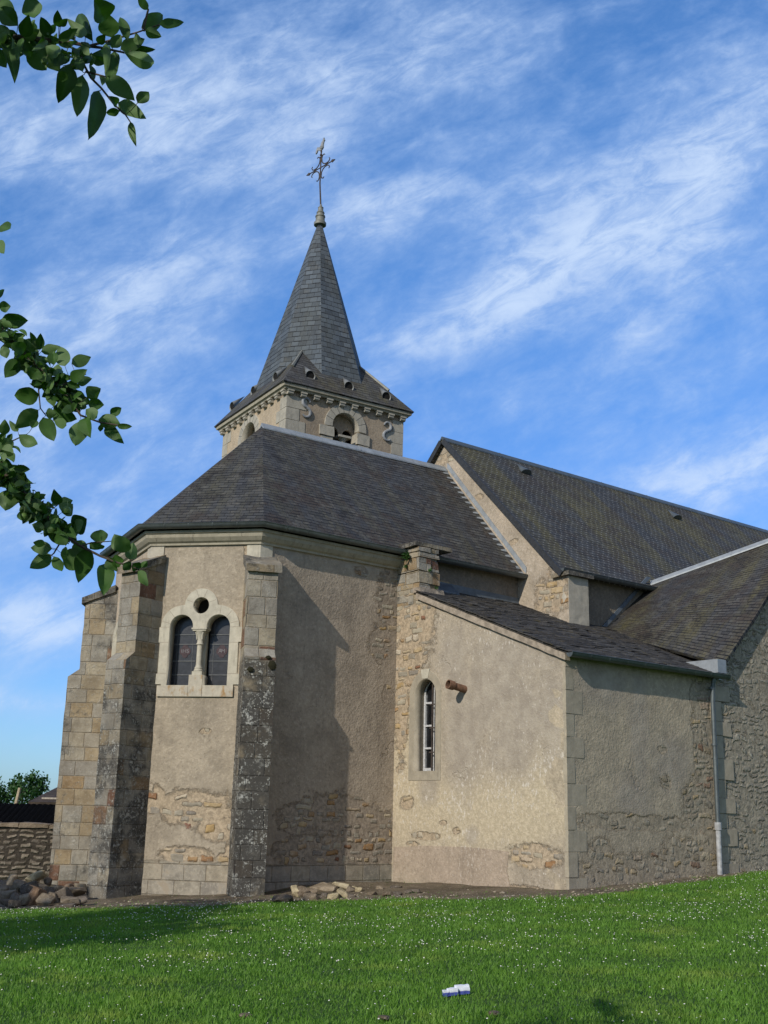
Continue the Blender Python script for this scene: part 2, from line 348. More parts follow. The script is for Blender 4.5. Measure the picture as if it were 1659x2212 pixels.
def cut_stone(name, tints=None, lichen=0., dark=0., zlo=None, w=.42, h=.30, ochre=.3, spots=1., base=1.):
    """ashlar: blocks with their own tints, worn arrises, black lichen crust with white rosettes"""
    m, n, b = material(name); p = n.pos(); u, v, _ = n.sep(n.uv())
    r1, r2, e = blocks(n, u, v, w, h); mid = n.noise(p, 3.5, 6, .65); fine = n.noise(p, 16., 5, .75); big = n.noise(p, 1.1, 4, .6)
    st = tints or [(0., (.33, .305, .26)), (.3, (.385, .36, .305)), (.55, (.42, .385, .315)), (.74, (.44, .385, .285)), (.78+.16*(1-ochre), (.42, .335, .215)), (.965, (.37, .265, .15)), (.985, (.22, .12, .08)), (1., (.20, .105, .07))]
    col = n.ramp(r1, st); col = n.mix(n.ss(mid, .32, .68), n.mix(1., col, (.66, .64, .62), 'MULTIPLY'), col)
    col = n.mix(n.mul(n.ss(fine, .5, .72), .45), col, (.58, .54, .47)); col = n.mix(n.mul(n.ss(fine, .42, .28), .5), col, (.17, .15, .13))
    col = n.mix(n.m('MULTIPLY_ADD', e, .5, .5), n.mix(mid, (.24, .19, .13), (.40, .33, .24)), col); col = n.mix(n.ss(n.noise(p, 1.7, 6, .7), .38, .62), n.mix(1., col, (.74, .73, .72), 'MULTIPLY'), col)
    hgt = n.add(n.mul(e, .8), n.add(n.mul(fine, .45), n.mul(mid, .7)))
    if lichen or dark:
        zf = 1. if zlo is None else n.ss(n.add(v, n.mul(n.sub(big, .5), 1.2)), zlo+.15, zlo-.25)
        k = n.mul(n.ss(n.add(n.mul(mid, .7), n.mul(big, .5)), .62-.3*dark, .80-.3*dark), zf)
        col = n.mix(n.mul(k, .9), col, n.mix(fine, (.030, .029, .027), (.085, .08, .073)))
        d1 = n.vor(p, 9., 'F1', 1.); d2 = n.vor(n.vm('ADD', p, (5., 2., 1.)), 22., 'F1', 1.)
        zone = n.ss(n.noise(p, 2.3, 4, .6), .42, .62)
        wsp = n.mx(n.mul(n.ss(n.add(d1, n.mul(fine, .3)), .36, .28), n.ss(mid, .45, .6)), n.mul(n.ss(n.add(d2, n.mul(fine, .3)), .40, .32), zone))
        wsp = n.mx(wsp, n.mul(n.ss(n.add(fine, n.mul(mid, .6)), .86, .95), 1.))
        crust = n.mul(n.ss(n.noise(n.vm('ADD', p, (2., 7., 3.)), 2.6, 7, .75), .54, .63), n.mul(n.ss(fine, .40, .58), .7)); wsp = n.mx(wsp, crust)
        col = n.mix(n.mul(n.mul(wsp, zf), lichen*.85), col, n.mix(mid, (.50, .49, .42), (.62, .61, .56)))
        hgt = n.add(hgt, n.mul(wsp, .3))
    if spots:
        o = n.ss(n.noise(n.vm('ADD', p, (9., 4., 0.)), 3.1, 6, .7), .66, .74); col = n.mix(n.mul(o, .75*spots), col, (.34, .20, .05))
    if base != 1.: col = n.mix(1., col, (base,)*3, 'MULTIPLY')
    n.put(b.inputs['Base Color'], col); n.put(b.inputs['Normal'], n.bump(hgt, .02, .9)); b.inputs['Roughness'].default_value = .93
    return m
def plain_stone(name, col=(.55, .51, .42), stain=.5, rust=0., joints=None):
    m, n, b = material(name); p = n.pos(); u, v, _ = n.sep(n.uv())
    mid = n.noise(p, 5., 6, .65); fine = n.noise(p, 17., 4, .72); runs = n.noise(n.xyz(n.mul(u, 9.), n.mul(v, 1.6), 0.), 1., 5, .6)
    c = n.mix(n.ss(mid, .3, .7), tuple(q*.78 for q in col), col); c = n.mix(n.mul(n.ss(runs, .5, .75), stain), c, tuple(q*.5 for q in col))
    c = n.mix(n.mul(n.ss(fine, .56, .7), .45), c, tuple(q*.55 for q in col)); c = n.mix(n.mul(n.ss(fine, .44, .3), .35), c, tuple(min(.8, q*1.2) for q in col)); h = n.add(n.mul(fine, .5), n.mul(mid, .5))
    if rust: c = n.mix(n.mul(n.ss(n.noise(n.xyz(n.mul(u, 5.), n.mul(v, 2.2), 2.), 1., 6, .7), .5, .66), rust), c, (.30, .155, .035))
    if joints:
        _, _, e = blocks(n, u, v, *joints, .008); c = n.mix(n.m('MULTIPLY_ADD', e, .6, .4), (.20, .17, .13), c); h = n.add(h, e)
    n.put(b.inputs['Base Color'], c); n.put(b.inputs['Normal'], n.bump(h, .008, .7)); b.inputs['Roughness'].default_value = .9
    return m
def slate(name, w=.2, h=.115, col=(.062, .065, .072), moss=.5, brown=.3, white=.3, nails=0., rough_h=1., streak=(.5, .35)):
    m, n, b = material(name); p = n.pos(); u, v, _ = n.sep(n.uv())
    wob = n.mul(n.sub(n.noise(n.xyz(u, v, 1.), 1.7, 3), .5), h*.5*rough_h)
    vv = n.m('DIVIDE', n.add(v, wob), h); row = n.m('FLOOR', vv); fy = n.m('FRACT', vv)
    uu = n.add(n.m('DIVIDE', u, w), n.add(n.mul(n.m('MODULO', row, 2.), .5), n.mul(n.wn(row, '1D'), .3)))
    cl = n.m('FLOOR', uu); fx = n.m('FRACT', uu); k = n.xyz(row, cl, 5.); r1 = n.wn(k); r2 = n.wn(n.vm('ADD', k, (3.3, 8.8, 1.1)))
    fy2 = n.sub(fy, n.mul(r2, .16*rough_h))                       # each slate's tail hangs a little differently
    ex = n.mul(n.mn(fx, n.sub(1., fx)), w); side = n.ss(ex, .0, .007); tail = n.ss(fy2, .0, .11)
    big = n.noise(p, .55, 6, .62); mid = n.noise(p, 2.6, 6, .65); fine = n.noise(p, 14., 5, .75)
    c = n.mix(r1, tuple(q*.72 for q in col), tuple(q*1.28 for q in col)); c = n.mix(n.mul(n.ss(r2, .8, 1.), .5), c, tuple(q*1.7 for q in col))
    st = n.noise(n.xyz(n.mul(u, streak[0]*2), n.mul(v, streak[1]), 3.), 1.2, 6, .62)
    c = n.mix(n.mul(n.ss(n.add(n.mul(st, .8), n.mul(mid, .2)), .43, .60), moss*.85), c, n.mix(n.ss(mid, .35, .65), (.140, .118, .034), (.080, .070, .030)))
    c = n.mix(n.mul(n.ss(n.add(n.mul(big, .5), n.mul(mid, .5)), .46, .60), brown), c, (.052, .040, .032)); c = n.mix(n.mul(n.ss(n.noise(p, 1.4, 7, .75), .54, .66), brown*.8), c, (.020, .016, .013)); c = n.mix(n.mul(n.ss(n.noise(n.vm('ADD', p, (4., 1., 8.)), 3.1, 6, .72), .53, .66), white*.8), c, (.130, .122, .10))
    spk = n.ss(n.add(n.vor(p, 9., 'F1', 1.), n.mul(fine, .3)), .25, .17); c = n.mix(n.mul(n.mul(spk, n.ss(mid, .45, .6)), white), c, (.27, .27, .24))
    if nails:
        nx = n.m('ABSOLUTE', n.sub(fx, .5)); ny = n.m('ABSOLUTE', n.sub(fy, .62)); dd = n.mx(n.mul(nx, w), n.mul(ny, h))
        c = n.mix(n.mul(n.ss(dd, .020, .008), nails), c, (.34, .35, .34))
    c = n.mix(n.mul(n.ss(fine, .54, .70), .35), c, tuple(q*1.9 for q in col)); c = n.mix(n.mul(n.ss(fine, .44, .30), .5), c, tuple(q*.45 for q in col))
    gap = n.mn(side, tail); c = n.mix(gap, (.010, .010, .011), c)
    n.put(b.inputs['Base Color'], c); b.inputs['Specular IOR Level'].default_value = .2
    n.put(b.inputs['Roughness'], n.mixf(mid, .6, .9))
    hh = n.add(n.mul(n.sub(1., fy2), 1.), n.add(n.mul(side, .25), n.add(n.mul(r1, .5*rough_h), n.mul(fine, .2))))
    n.put(b.inputs['Normal'], n.bump(hh, .016+.012*max(0, rough_h-1), 1.)); return m
def zinc(name, col=(.22, .24, .25), metal=.55, rough=.42):
    m, n, b = material(name); p = n.pos(); k = n.noise(p, 6., 5, .6); k2 = n.noise(p, 1.5, 3)
    n.put(b.inputs['Base Color'], n.mix(n.ss(k, .3, .7), tuple(q*.75 for q in col), col)); b.inputs['Metallic'].default_value = metal
    n.put(b.inputs['Roughness'], n.mixf(k2, rough-.08, rough+.14)); n.put(b.inputs['Normal'], n.bump(k, .004, .5)); return m
def flat(name, col, rough=.8, var=.3, metal=0., scale=12., bump=.004, spec=.3):
    m, n, b = material(name); k = n.noise(n.obj(), scale, 5, .65)
    n.put(b.inputs['Base Color'], n.mix(n.ss(k, .3, .7), tuple(q*(1-var) for q in col), tuple(min(1, q*(1+var*.5)) for q in col)))
    b.inputs['Roughness'].default_value = rough; b.inputs['Metallic'].default_value = metal; b.inputs['Specular IOR Level'].default_value = spec
    if bump: n.put(b.inputs['Normal'], n.bump(k, bump, .8))
    return m
def rock(name, ramp_, scale=6.):
    m, n, b = material(name); q = n.obj(); r = n.t.nodes.new('ShaderNodeObjectInfo').outputs['Random']
    mid = n.noise(q, scale, 6, .65); fine = n.noise(q, 40., 4, .7)
    c = n.ramp(r, ramp_); c = n.mix(n.ss(mid, .32, .66), n.mix(1., c, (.55, .53, .5), 'MULTIPLY'), c); c = n.mix(n.mul(n.ss(fine, .55, .7), .4), c, (.5, .46, .38))
    n.put(b.inputs['Base Color'], c); n.put(b.inputs['Normal'], n.bump(n.add(mid, n.mul(fine, .4)), .03, 1.)); return m

uvF1 = lambda px, py: (lambda q: (float(q@D(aAB+180)), float(q[2])))(on_plane(px, py, WA, aAB+180))
uvF2 = lambda px, py: (lambda q: (float(q@E1), float(q[2])))(on_plane(px, py, P(0, T_F2, 0), AZ))
uvAL = lambda px, py: (lambda q: (float(-q@E2), float(q[2])))(on_plane(px, py, P(S_J, 0, 0), AZ+90))
uvAR = lambda px, py: (lambda q: (float(q@E1), float(q[2])))(on_plane(px, py, P(0, T_K, 0), AZ))
uvGA = lambda px, py: (lambda q: (float(-q@E2), float(q[2])))(on_plane(px, py, P(S_G, 0, 0), AZ+90))
def spots(fn, lst):
    """irregular patches of a wall: centre and half sizes read on that wall"""
    out = []
    for px, py, rx, ry in lst:
        c = fn(px, py); a = fn(px+rx, py); b = fn(px, py+ry); out.append((c[0], c[1], abs(a[0]-c[0]), abs(b[1]-c[1])))
    return out
def patches(fn, lst, soft=.2, amt=.8):
    L = spots(fn, lst); return lambda n, u, v, j: maxes(n, [blob(n, u, v, *q, j, soft, amt) for q in L])
def below(z, w=.25, soft=.08): return lambda n, u, v, j: n.ss(n.add(v, n.mul(n.sub(j, .5), -w*4)), z+soft, z-soft)
def both(*fs): return lambda n, u, v, j: maxes(n, [f(n, u, v, j) for f in fs])

M_F1 = wall_render('ochre_render_window_wall', (.385, .325, .245), (.30, .254, .193),
    stone=patches(uvF1, [(420, 1745, 95, 40), (330, 1730, 30, 35), (470, 1790, 50, 30), (400, 1850, 60, 22), (442, 1580, 13, 7), (500, 1850, 30, 25), (540, 1180, 12, 40)], .15, .9),
    ashlar=below(uvF1(420, 1862)[1], .03, .03), keep=.5)
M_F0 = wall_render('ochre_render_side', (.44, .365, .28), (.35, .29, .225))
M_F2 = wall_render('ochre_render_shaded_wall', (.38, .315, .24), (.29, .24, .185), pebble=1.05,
    stone=patches(uvF2, [(845, 1300, 30, 70), (820, 1390, 22, 40), (850, 1240, 20, 50), (838, 1500, 12, 20), (720, 1755, 75, 45), (640, 1770, 45, 30), (800, 1810, 60, 70), (690, 1840, 90, 40), (830, 1860, 40, 60), (780, 1235, 14, 10)], .15, .9),
    ashlar=below(uvF2(720, 1868)[1], .04, .03), grey=patches(uvF2, [(790, 1210, 80, 30), (600, 1190, 60, 25), (700, 1900, 140, 40)], .5, .8), rub=(.27, .12), keep=.55, mortar=(.34, .28, .215))
M_AL = wall_render('worn_buff_render', (.40, .340, .258), (.315, .268, .207), flecks=.7,
    stone=patches(uvAL, [(895, 1330, 50, 95), (880, 1430, 40, 75), (868, 1520, 16, 120), (915, 1290, 30, 35), (880, 1735, 16, 14), (1155, 1850, 60, 28), (920, 1806, 34, 9), (958, 1777, 9, 6), (986, 1795, 9, 8), (892, 1823, 14, 7), (864, 1662, 8, 8), (1090, 1925, 110, 16), (940, 1925, 60, 12)], .18, 1.0),
    grey=patches(uvAL, [(1120, 1400, 110, 60), (1060, 1500, 60, 90), (1190, 1560, 30, 120), (980, 1420, 30, 60), (1120, 1560, 70, 120), (1000, 1580, 40, 140), (1020, 1805, 14, 20), (925, 1700, 20, 40)], .5, .9),
    buff=patches(uvAL, [(880, 1650, 60, 190), (1000, 1760, 170, 80), (1130, 1760, 90, 90), (1190, 1700, 60, 120)], .5, .7), rub=(.26, .12), keep=.62)
M_AP = wall_render('pinkish_patch_render', (.385, .31, .24), (.31, .25, .19), flecks=.5)
M_AR = wall_render('grey_brown_render', (.445, .372, .268), (.335, .285, .212), pebble=.9,
    stone=patches(uvAR, [(1330, 1775, 90, 18), (1420, 1780, 70, 18), (1500, 1740, 25, 60), (1510, 1600, 14, 110), (1505, 1500, 16, 30), (1360, 1880, 110, 35), (1480, 1860, 60, 50), (1437, 1690, 12, 18), (1300, 1850, 30, 40), (1430, 1620, 10, 10), (1525, 1560, 20, 330)], .18, 1.0),
    grey=patches(uvAR, [(1380, 1560, 22, 150), (1370, 1720, 40, 50), (1450, 1650, 40, 60), (1300, 1470, 60, 60)], .6, .9), rub=(.25, .12, .085), keep=.62, mortar=(.38, .32, .235),
    stonecols=[(0., (.30, .27, .21)), (.4, (.44, .385, .29)), (.6, (.32, .28, .22)), (.8, (.44, .33, .18)), (.95, (.48, .43, .33)), (1., (.28, .14, .08))])
M_TR = wall_render('grey_rubble_transept', (.45, .39, .285), (.34, .295, .22), pebble=1.4, flecks=.4,
    stone=lambda n, u, v, j: n.ss(n.add(j, n.mul(n.ss(v, 2.2, -.2), .18)), .36, .46), rub=(.25, .11, .10), keep=.62, mortar=(.36, .315, .24),
    stonecols=[(0., (.27, .25, .205)), (.4, (.42, .385, .30)), (.7, (.30, .275, .22)), (.9, (.50, .455, .36)), (1., (.42, .33, .20))])
M_GA = wall_render('buff_render_gable', (.42, .35, .27), (.345, .29, .22), flecks=.25,
    stone=patches(uvGA, [(1200, 1280, 35, 45), (1180, 1290, 25, 40), (962, 990, 22, 12), (1035, 1075, 10, 8), (1110, 1170, 9, 7)], .2, 1.0))
M_NW = wall_render('recess_shade_render', (.22, .185, .14), (.16, .138, .11))  # dark tone paints the deep shade of the recess into the wall
M_CW = wall_render('eaves_shade_render', (.25, .21, .165), (.19, .165, .135), stone=patches(uvF2, [(960, 1270, 40, 12)], .2, .9))  # darker tone carries the shade below the eaves
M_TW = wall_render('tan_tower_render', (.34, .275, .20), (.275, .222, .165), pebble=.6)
M_TL = wall_render('tan_tower_sunlight_tone', (.44, .355, .25), (.37, .30, .215), pebble=.6)  # lighter copy of the tower render, sunlight put into its colour
M_BA = cut_stone('ashlar_crusted', lichen=.85, dark=.72, zlo=2.75, w=.40, h=.30, ochre=.1, spots=.5, base=.92)
M_BB = cut_stone('ashlar_grey', lichen=.6, dark=.40, zlo=2.5, w=.40, h=.28, ochre=.2, spots=.3, base=.86)
M_BC = cut_stone('ashlar_ochre', lichen=.2, dark=.05, w=.42, h=.30, ochre=.55, spots=.3)
M_BD = cut_stone('pier_rough_ashlar', w=.38, h=.27, ochre=.5, spots=.5, lichen=.2, dark=.05)
M_CAP = cut_stone('cap_stone', w=1.4, h=.6, lichen=.35, dark=.35, spots=1., base=.8)
M_QU = plain_stone('quoin_stone', (.46, .42, .34), .35)
M_QG = plain_stone('grey_quoin_stone', (.40, .35, .265), .5)
M_WS = plain_stone('white_surround_stone', (.52, .48, .385), .6)
M_WR = plain_stone('rusty_sill_stone', (.50, .45, .36), .3, rust=.8)
M_AS = plain_stone('grey_surround_stone', (.37, .325, .25), .5)
M_CO = plain_stone('cornice_stone', (.38, .345, .265), .55, joints=(.75, 1.5))
M_TQ = plain_stone('tower_quoin_stone', (.40, .37, .305), .5)
M_SLC = slate('chancel_slate', .20, .115, (.052, .053, .054), moss=.32, brown=.95, white=.7, streak=(1.0, .22), rough_h=1.5)
M_SLN = slate('nave_slate', .19, .12, (.056, .057, .056), moss=.78, brown=.6, white=.05, nails=.55, streak=(.55, .16))
def slate_piece(name):
    m, n, b = material(name); p = n.pos(); isl = n.t.nodes.new('ShaderNodeNewGeometry').outputs['Random Per Island']; mid = n.noise(p, 2.4, 6, .65); fine = n.noise(p, 14., 5, .75); big = n.noise(p, .8, 5)
    c = n.ramp(isl, [(0., (.036, .034, .033)), (.4, (.052, .049, .046)), (.8, (.068, .064, .060)), (1., (.095, .090, .082))]); c = n.mix(n.mul(n.ss(n.add(n.mul(big, .5), n.mul(mid, .5)), .48, .62), .6), c, (.062, .050, .034))
    c = n.mix(n.mul(n.ss(mid, .58, .68), .6), c, (.10, .082, .03)); c = n.mix(n.mul(n.ss(fine, .55, .70), .5), c, (.14, .13, .115)); c = n.mix(n.mul(n.ss(fine, .44, .3), .5), c, (.018, .016, .015))
    n.put(b.inputs['Base Color'], c); n.put(b.inputs['Normal'], n.bump(n.add(fine, mid), .012, 1.)); b.inputs['Roughness'].default_value = .8; return m
M_SLT = slate('transept_slate', .20, .115, (.058, .057, .056), moss=.6, brown=.85, white=.6, rough_h=1.6, streak=(.8, .2))
M_SLA = slate_piece('old_slate')
M_SLS = slate('spire_slate', .24, .19, (.074, .089, .104), moss=.15, brown=.12, white=.4, rough_h=.7)
M_SLK = slate('skirt_slate', .24, .14, (.066, .066, .066), moss=.5, brown=.5, white=.3)
M_ZN = zinc('zinc_gutter', (.145, .165, .17)); M_ZL = zinc('pale_zinc', (.36, .385, .40), .35, .5); M_ZD = zinc('blue_lead_flashing', (.16, .19, .22), .3, .55)
M_VERGE = flat('dark_verge', (.035, .038, .043), .6)
M_IRON = flat('rusty_iron', (.075, .06, .052), .75, .4, .2); M_ANCH = flat('grey_painted_iron', (.27, .28, .29), .7, .3)
M_FIN = zinc('weathered_zinc_finial', (.24, .24, .21), .3, .6)
M_VENT = zinc('weathered_vent_zinc', (.25, .26, .255), .3, .6)
M_GLASS = flat('dark_leaded_glass', (.018, .019, .024), .28, .5, scale=9., bump=.002, spec=.5)
M_PANE = flat('dark_window_pane', (.010, .011, .013), .12, .4, scale=4., bump=0, spec=.5)
M_DARK = flat('interior_shade_black', (.012, .011, .010), .95)  # near-black colour standing in for unlit interiors
M_WHITE = flat('flaking_white_paint', (.52, .52, .52), .6, .35, scale=30.)
M_BARC = flat('glazing_bar', (.10, .105, .11), .5)
M_MED = flat('red_medallion_glass', (.045, .022, .026), .35, .3); M_LET = flat('pale_glass_lettering', (.16, .15, .16), .5)
M_TERRA = flat('terracotta_pipe', (.19, .105, .065), .8, .45, scale=14.)
M_PVC = flat('white_plastic_pipe', (.38, .385, .39), .5, .3)
M_MORT = flat('verge_mortar', (.33, .275, .215), .95, .35, scale=7., bump=.02)
M_MOSS = flat('moss_cushion', (.028, .026, .012), 1., .5, scale=40., bump=.02)

# ------------------------------------------------------------------ more geometry helpers
UPV = np.array([0, 0, 1.])
def offset_poly(pts, d):
    """pts run left to right as seen from outside; moves the line outwards by d with mitred corners"""
    pts = [np.array(p, float) for p in pts]; out = []
    for k, p in enumerate(pts):
        ns = []
        if k > 0: e = pts[k]-pts[k-1]; e /= np.linalg.norm(e); ns.append(np.cross(e, UPV))
        if k < len(pts)-1: e = pts[k+1]-pts[k]; e /= np.linalg.norm(e); ns.append(np.cross(e, UPV))
        if len(ns) == 1: out.append(p+ns[0]*d)
        else: b = ns[0]+ns[1]; b /= np.linalg.norm(b); out.append(p+b*d/(b@ns[0]))
    return out
def sweep(mb, pts, prof):
    """sweep a closed profile of (outward, z) along a mitred plan line"""
    rings = [[q+UPV*z for q in offset_poly(pts, d)] for d, z in prof]; n = len(pts); m = len(prof); i = len(mb.v)
    for k in range(n):
        for j in range(m): mb.v.append(tuple(rings[j][k]))
    for k in range(n-1):
        for j in range(m): a = i+k*m+j; b = i+k*m+(j+1) % m; mb.f.append((a, b, b+m, a+m))
    mb.f.append(tuple(i+j for j in range(m))); mb.f.append(tuple(i+(n-1)*m+j for j in reversed(range(m))))
def roof(name, polys, mat, parent, thick=.06, size=.5, amp=.012):
    bm = bmesh.new()
    for poly in polys: bm.faces.new([bm.verts.new(tuple(map(float, p))) for p in poly])
    bmesh.ops.remove_doubles(bm, verts=bm.verts, dist=1e-4); bm.normal_update()
    for f in bm.faces:
        if f.normal.z < 0: f.normal_flip()
    bm.normal_update(); auto_uv(bm)
    if size: roughen(bm, size, amp, 1.1)
    bmesh.ops.solidify(bm, geom=bm.faces[:], thickness=thick)
    me = bpy.data.meshes.new(name); bm.to_mesh(me); bm.free(); return finish(name, me, mat, parent)
def patch(name, p00, p10, p11, p01, mat, parent, n=14, thick=.06, amp=.012):
    """ruled roof surface, its own length and slope as texture metres"""
    q = [np.array(p, float) for p in (p00, p10, p11, p01)]; bm = bmesh.new(); g = {}; l = bm.loops.layers.uv.new('UVMap')
    W = np.linalg.norm(q[1]-q[0]); H = np.linalg.norm(q[3]-q[0]); U = {}
    for i in range(n+1):
        for j in range(n+1):
            a, b = i/n, j/n; p = q[0]*(1-a)*(1-b)+q[1]*a*(1-b)+q[2]*a*b+q[3]*(1-a)*b
            w = mnoise.noise_vector(Vector(p)*1.1)*amp; g[i, j] = bm.verts.new(Vector(p)+w); U[g[i, j]] = (a*W, b*H)
    for i in range(n):
        for j in range(n):
            f = bm.faces.new((g[i, j], g[i+1, j], g[i+1, j+1], g[i, j+1]))
            for lp in f.loops: lp[l].uv = U[lp.vert]
    bm.normal_update()
    if sum(f.normal.z for f in bm.faces) < 0: bmesh.ops.reverse_faces(bm, faces=bm.faces)
    bm.normal_update(); bmesh.ops.solidify(bm, geom=bm.faces[:], thickness=thick)
    me = bpy.data.meshes.new(name); bm.to_mesh(me); bm.free(); return finish(name, me, mat, parent)
def copy_part(o, parent, delta):
    c = o.copy(); C.objects.link(c); c.parent = parent; c.matrix_parent_inverse = parent_world(parent).inverted()
    c.matrix_basis = Matrix.Translation(Vector(delta)) @ o.matrix_basis; return c
def rough_box(mb, fr, x0, x1, y0, y1, z0, z1, j=.012):
    o, X, Y, Z = fr; r = lambda: random.uniform(-j, j)
    mb.hexa([o+X*(x+r())+Y*(y+r())+Z*(z+r()) for x, y, z in ((x0, y0, z0), (x1, y0, z0), (x1, y1, z0), (x0, y1, z0), (x0, y0, z1), (x1, y0, z1), (x1, y1, z1), (x0, y1, z1))])

FR_F2 = frame(P(0, T_F2, 0), AZ); FR_AL = frame(P(S_J, 0, 0), AZ+90); FR_AR = frame(P(0, T_K, 0), AZ); FR_GA = frame(P(S_G, 0, 0), AZ+90)
FR_F1 = frame(WB, aAB+180); FR_F0 = frame(WC, aBC+180); L1 = float((WA-WB)@D(aAB+180)); L0 = float((WB-WC)@D(aBC+180))
WD = WC+2.7*D(aBC+50); WSo = P(12.6, 24.48, 0); WSe = P(S_G, 24.48, 0)

church = empty('church', P(14, 18.6, -1.4), 'old rendered stone village church with slate roofs, rounded east end and spired bell tower', 'church')
# ------------------------------------------------------------------ chancel and apse walls
def twin_window(fr, parent):
    c, h, R, r, ys, yo = 1.119, .377, .42, .24, 3.43, 2.29; oy = 3.85
    outer = [(.405, 2.07), (1.86, 2.07), (1.86, 2.31), (2.03, 2.31), (2.03, 2.51), (1.916, 2.51), (1.916, 3.13), (2.0, 3.13), (2.0, 3.42), (1.916, 3.42)]
    outer += arc(c+h, ys, R, 2, 84, 10) + arc(c, oy, .335, 2, 178, 18) + arc(c-h, ys, R, 96, 178, 10)
    outer += [(.322, 3.42), (.235, 3.42), (.235, 3.12), (.322, 3.12), (.322, 2.51), (.225, 2.51), (.225, 2.31), (.405, 2.31)]
    hole = [(.502, yo), (.965, yo), (.965, 2.49), (1.249, 2.49), (1.249, yo), (1.736, yo), (1.736, ys)] + arc(c+h, ys, r, 4, 180, 14) + [(1.256, 3.40), (.982, 3.40)] + arc(c-h, ys, r, 0, 180, 14)
    w = cut('twin_window', fr, outer, [hole, arc(c, oy, .165, 0, 345, 22)], -.30, .035, M_WS, parent)
    mb = MB(); o, X, Y, Z = fr; q = lambda x, y, z: o+X*x+Y*y+Z*z
    mb.box(fr, c-.10, c+.10, 2.49, 2.56, -.14, .03)
    mb.lathe(q(c, 0, -.055), [(.088, 2.56), (.092, 2.585), (.075, 2.61), (.082, 2.63), (.062, 2.66), (.056, 2.70), (.054, 3.07), (.072, 3.085), (.072, 3.11), (.058, 3.13), (.066, 3.22), (.092, 3.30), (.112, 3.345)], 16)
    mb.box(fr, c-.135, c+.135, 3.345, 3.375, -.17, .045); mb.box(fr, c-.155, c+.155, 3.375, 3.405, -.19, .06)
    for a in range(4):                                             # carved leaves of the capital
        th = rad(45+90*a); p = q(c+.075*math.cos(th), 3.27, -.055+.075*math.sin(th)); mb.tube([p-Y*.09, p, p+Y*.05+(X*math.cos(th)+Z*math.sin(th))*.035], [.012, .022, .012], 6)
    mb.build('column', M_WS, w, smooth=True)
    for x0, x1, y1, z1 in ((.33, .96, 2.283, .043), (1.254, 1.87, 2.283, .043), (.97, 1.244, 2.485, .046)):
        mb = MB(); mb.box(fr, x0, x1, 2.075, y1, .03, z1); mb.build('sill', M_WR, w)
    joints = []; jn = None
    for cx_, a_s in ((c+h, (15, 50, 85)), (c-h, (95, 130, 165))):
        for a in a_s: th = rad(a); jn = MB(); joints.append(jn); jn.prism(fr, [(cx_+math.cos(th)*rr-math.sin(th)*e, ys+math.sin(th)*rr+math.cos(th)*e) for rr, e in ((r+.01, -.004), (R-.012, -.004), (R-.012, .004), (r+.01, .004))], .03, .0362)
    for a in (20, 70, 110, 160): th = rad(a); jn = MB(); joints.append(jn); jn.prism(fr, [(c+math.cos(th)*rr-math.sin(th)*e, oy+math.sin(th)*rr+math.cos(th)*e) for rr, e in ((.175, -.004), (.32, -.004), (.32, .004), (.175, .004))], .03, .0362)
    for x in (.327, 1.742):
        for y in (2.515, 3.12, 3.42): jn = MB(); joints.append(jn); jn.box(fr, x, x+.17, y-.004, y+.004, .03, .0362)
    [q_.build('mortar_joint', M_MORT, w) for q_ in joints]
    mb = MB(); mb.box(fr, c-.085, c+.085, 2.3, 3.5, -.29, -.17); mb.build('mullion', M_WS, w)
    for k, x in enumerate((c-h, c+h)):
        mb = MB(); mb.prism(fr, arch(x, yo-.02, ys, r+.01), -.262, -.25); g = mb.build('stained_glass', M_GLASS, w)
        mb = MB()
        for y in (2.52, 2.79, 3.12, 3.31): mb.box(fr, x-r, x+r, y-.009, y+.009, -.25, -.235)
        mb.box(fr, x-.165, x-.157, yo, ys+.1, -.25, -.243); mb.box(fr, x+.157, x+.165, yo, ys+.1, -.25, -.243)
        mb.build('saddle_bar', M_BARC, w)
        mb = MB(); pts = []
        for a in range(32): th = 2*math.pi*a/32; rr = .088+.026*abs(math.cos(2*th))**.7; pts.append((x+.01+rr*math.cos(th), 2.985+1.15*rr*math.sin(th)))
        mb.prism(fr, pts, -.249, -.242); mb.build('medallion', M_MED, w)
        cu = bpy.data.curves.new('t', 'FONT'); cu.body = 'IHS' if k == 0 else 'AM'; cu.size = .115; cu.align_x = 'CENTER'; cu.align_y = 'CENTER'; cu.extrude = .002
        if k: cu.space_character = .62
        ob = bpy.data.objects.new('t', cu); C.objects.link(ob)
        me = bpy.data.meshes.new_from_object(ob.evaluated_get(bpy.context.evaluated_depsgraph_get())); bpy.data.objects.remove(ob)
        mt = Matrix((X, Y, Z)).transposed().to_4x4(); mt.translation = Vector(q(x+.01, 2.985, -.239)); me.transform(mt); me.materials.clear(); finish('lettering', me, M_LET, w)
    mb = MB(); mb.prism(fr, arc(c, oy, .17, 0, 345, 20), -.29, -.28); mb.build('oculus_glass', M_DARK, w)
    return w
def win_hole(): return [(.49, 2.28), (1.748, 2.28), (1.748, 3.5), (1.6, 3.68), (1.285, 3.75), (1.285, 3.85), (1.24, 3.98), (1.119, 4.02), (1.0, 3.98), (.955, 3.85), (.955, 3.75), (.64, 3.68), (.49, 3.5)]
ZT = 5.28
cut('apse_wall', FR_F1, [(0, Z0), (L1, Z0), (L1, ZT), (0, ZT)], [win_hole()], -.55, 0, M_F1, church)
cut('apse_wall', FR_F0, [(0, Z0), (L0, Z0), (L0, ZT), (0, ZT)], [win_hole()], -.55, 0, M_F0, church)
mb = MB(); mb.box(FR_F2, float(WA@E1), S_G+.3, Z0, ZT, -.55, 0); mb.build('chancel_wall', M_F2, church)
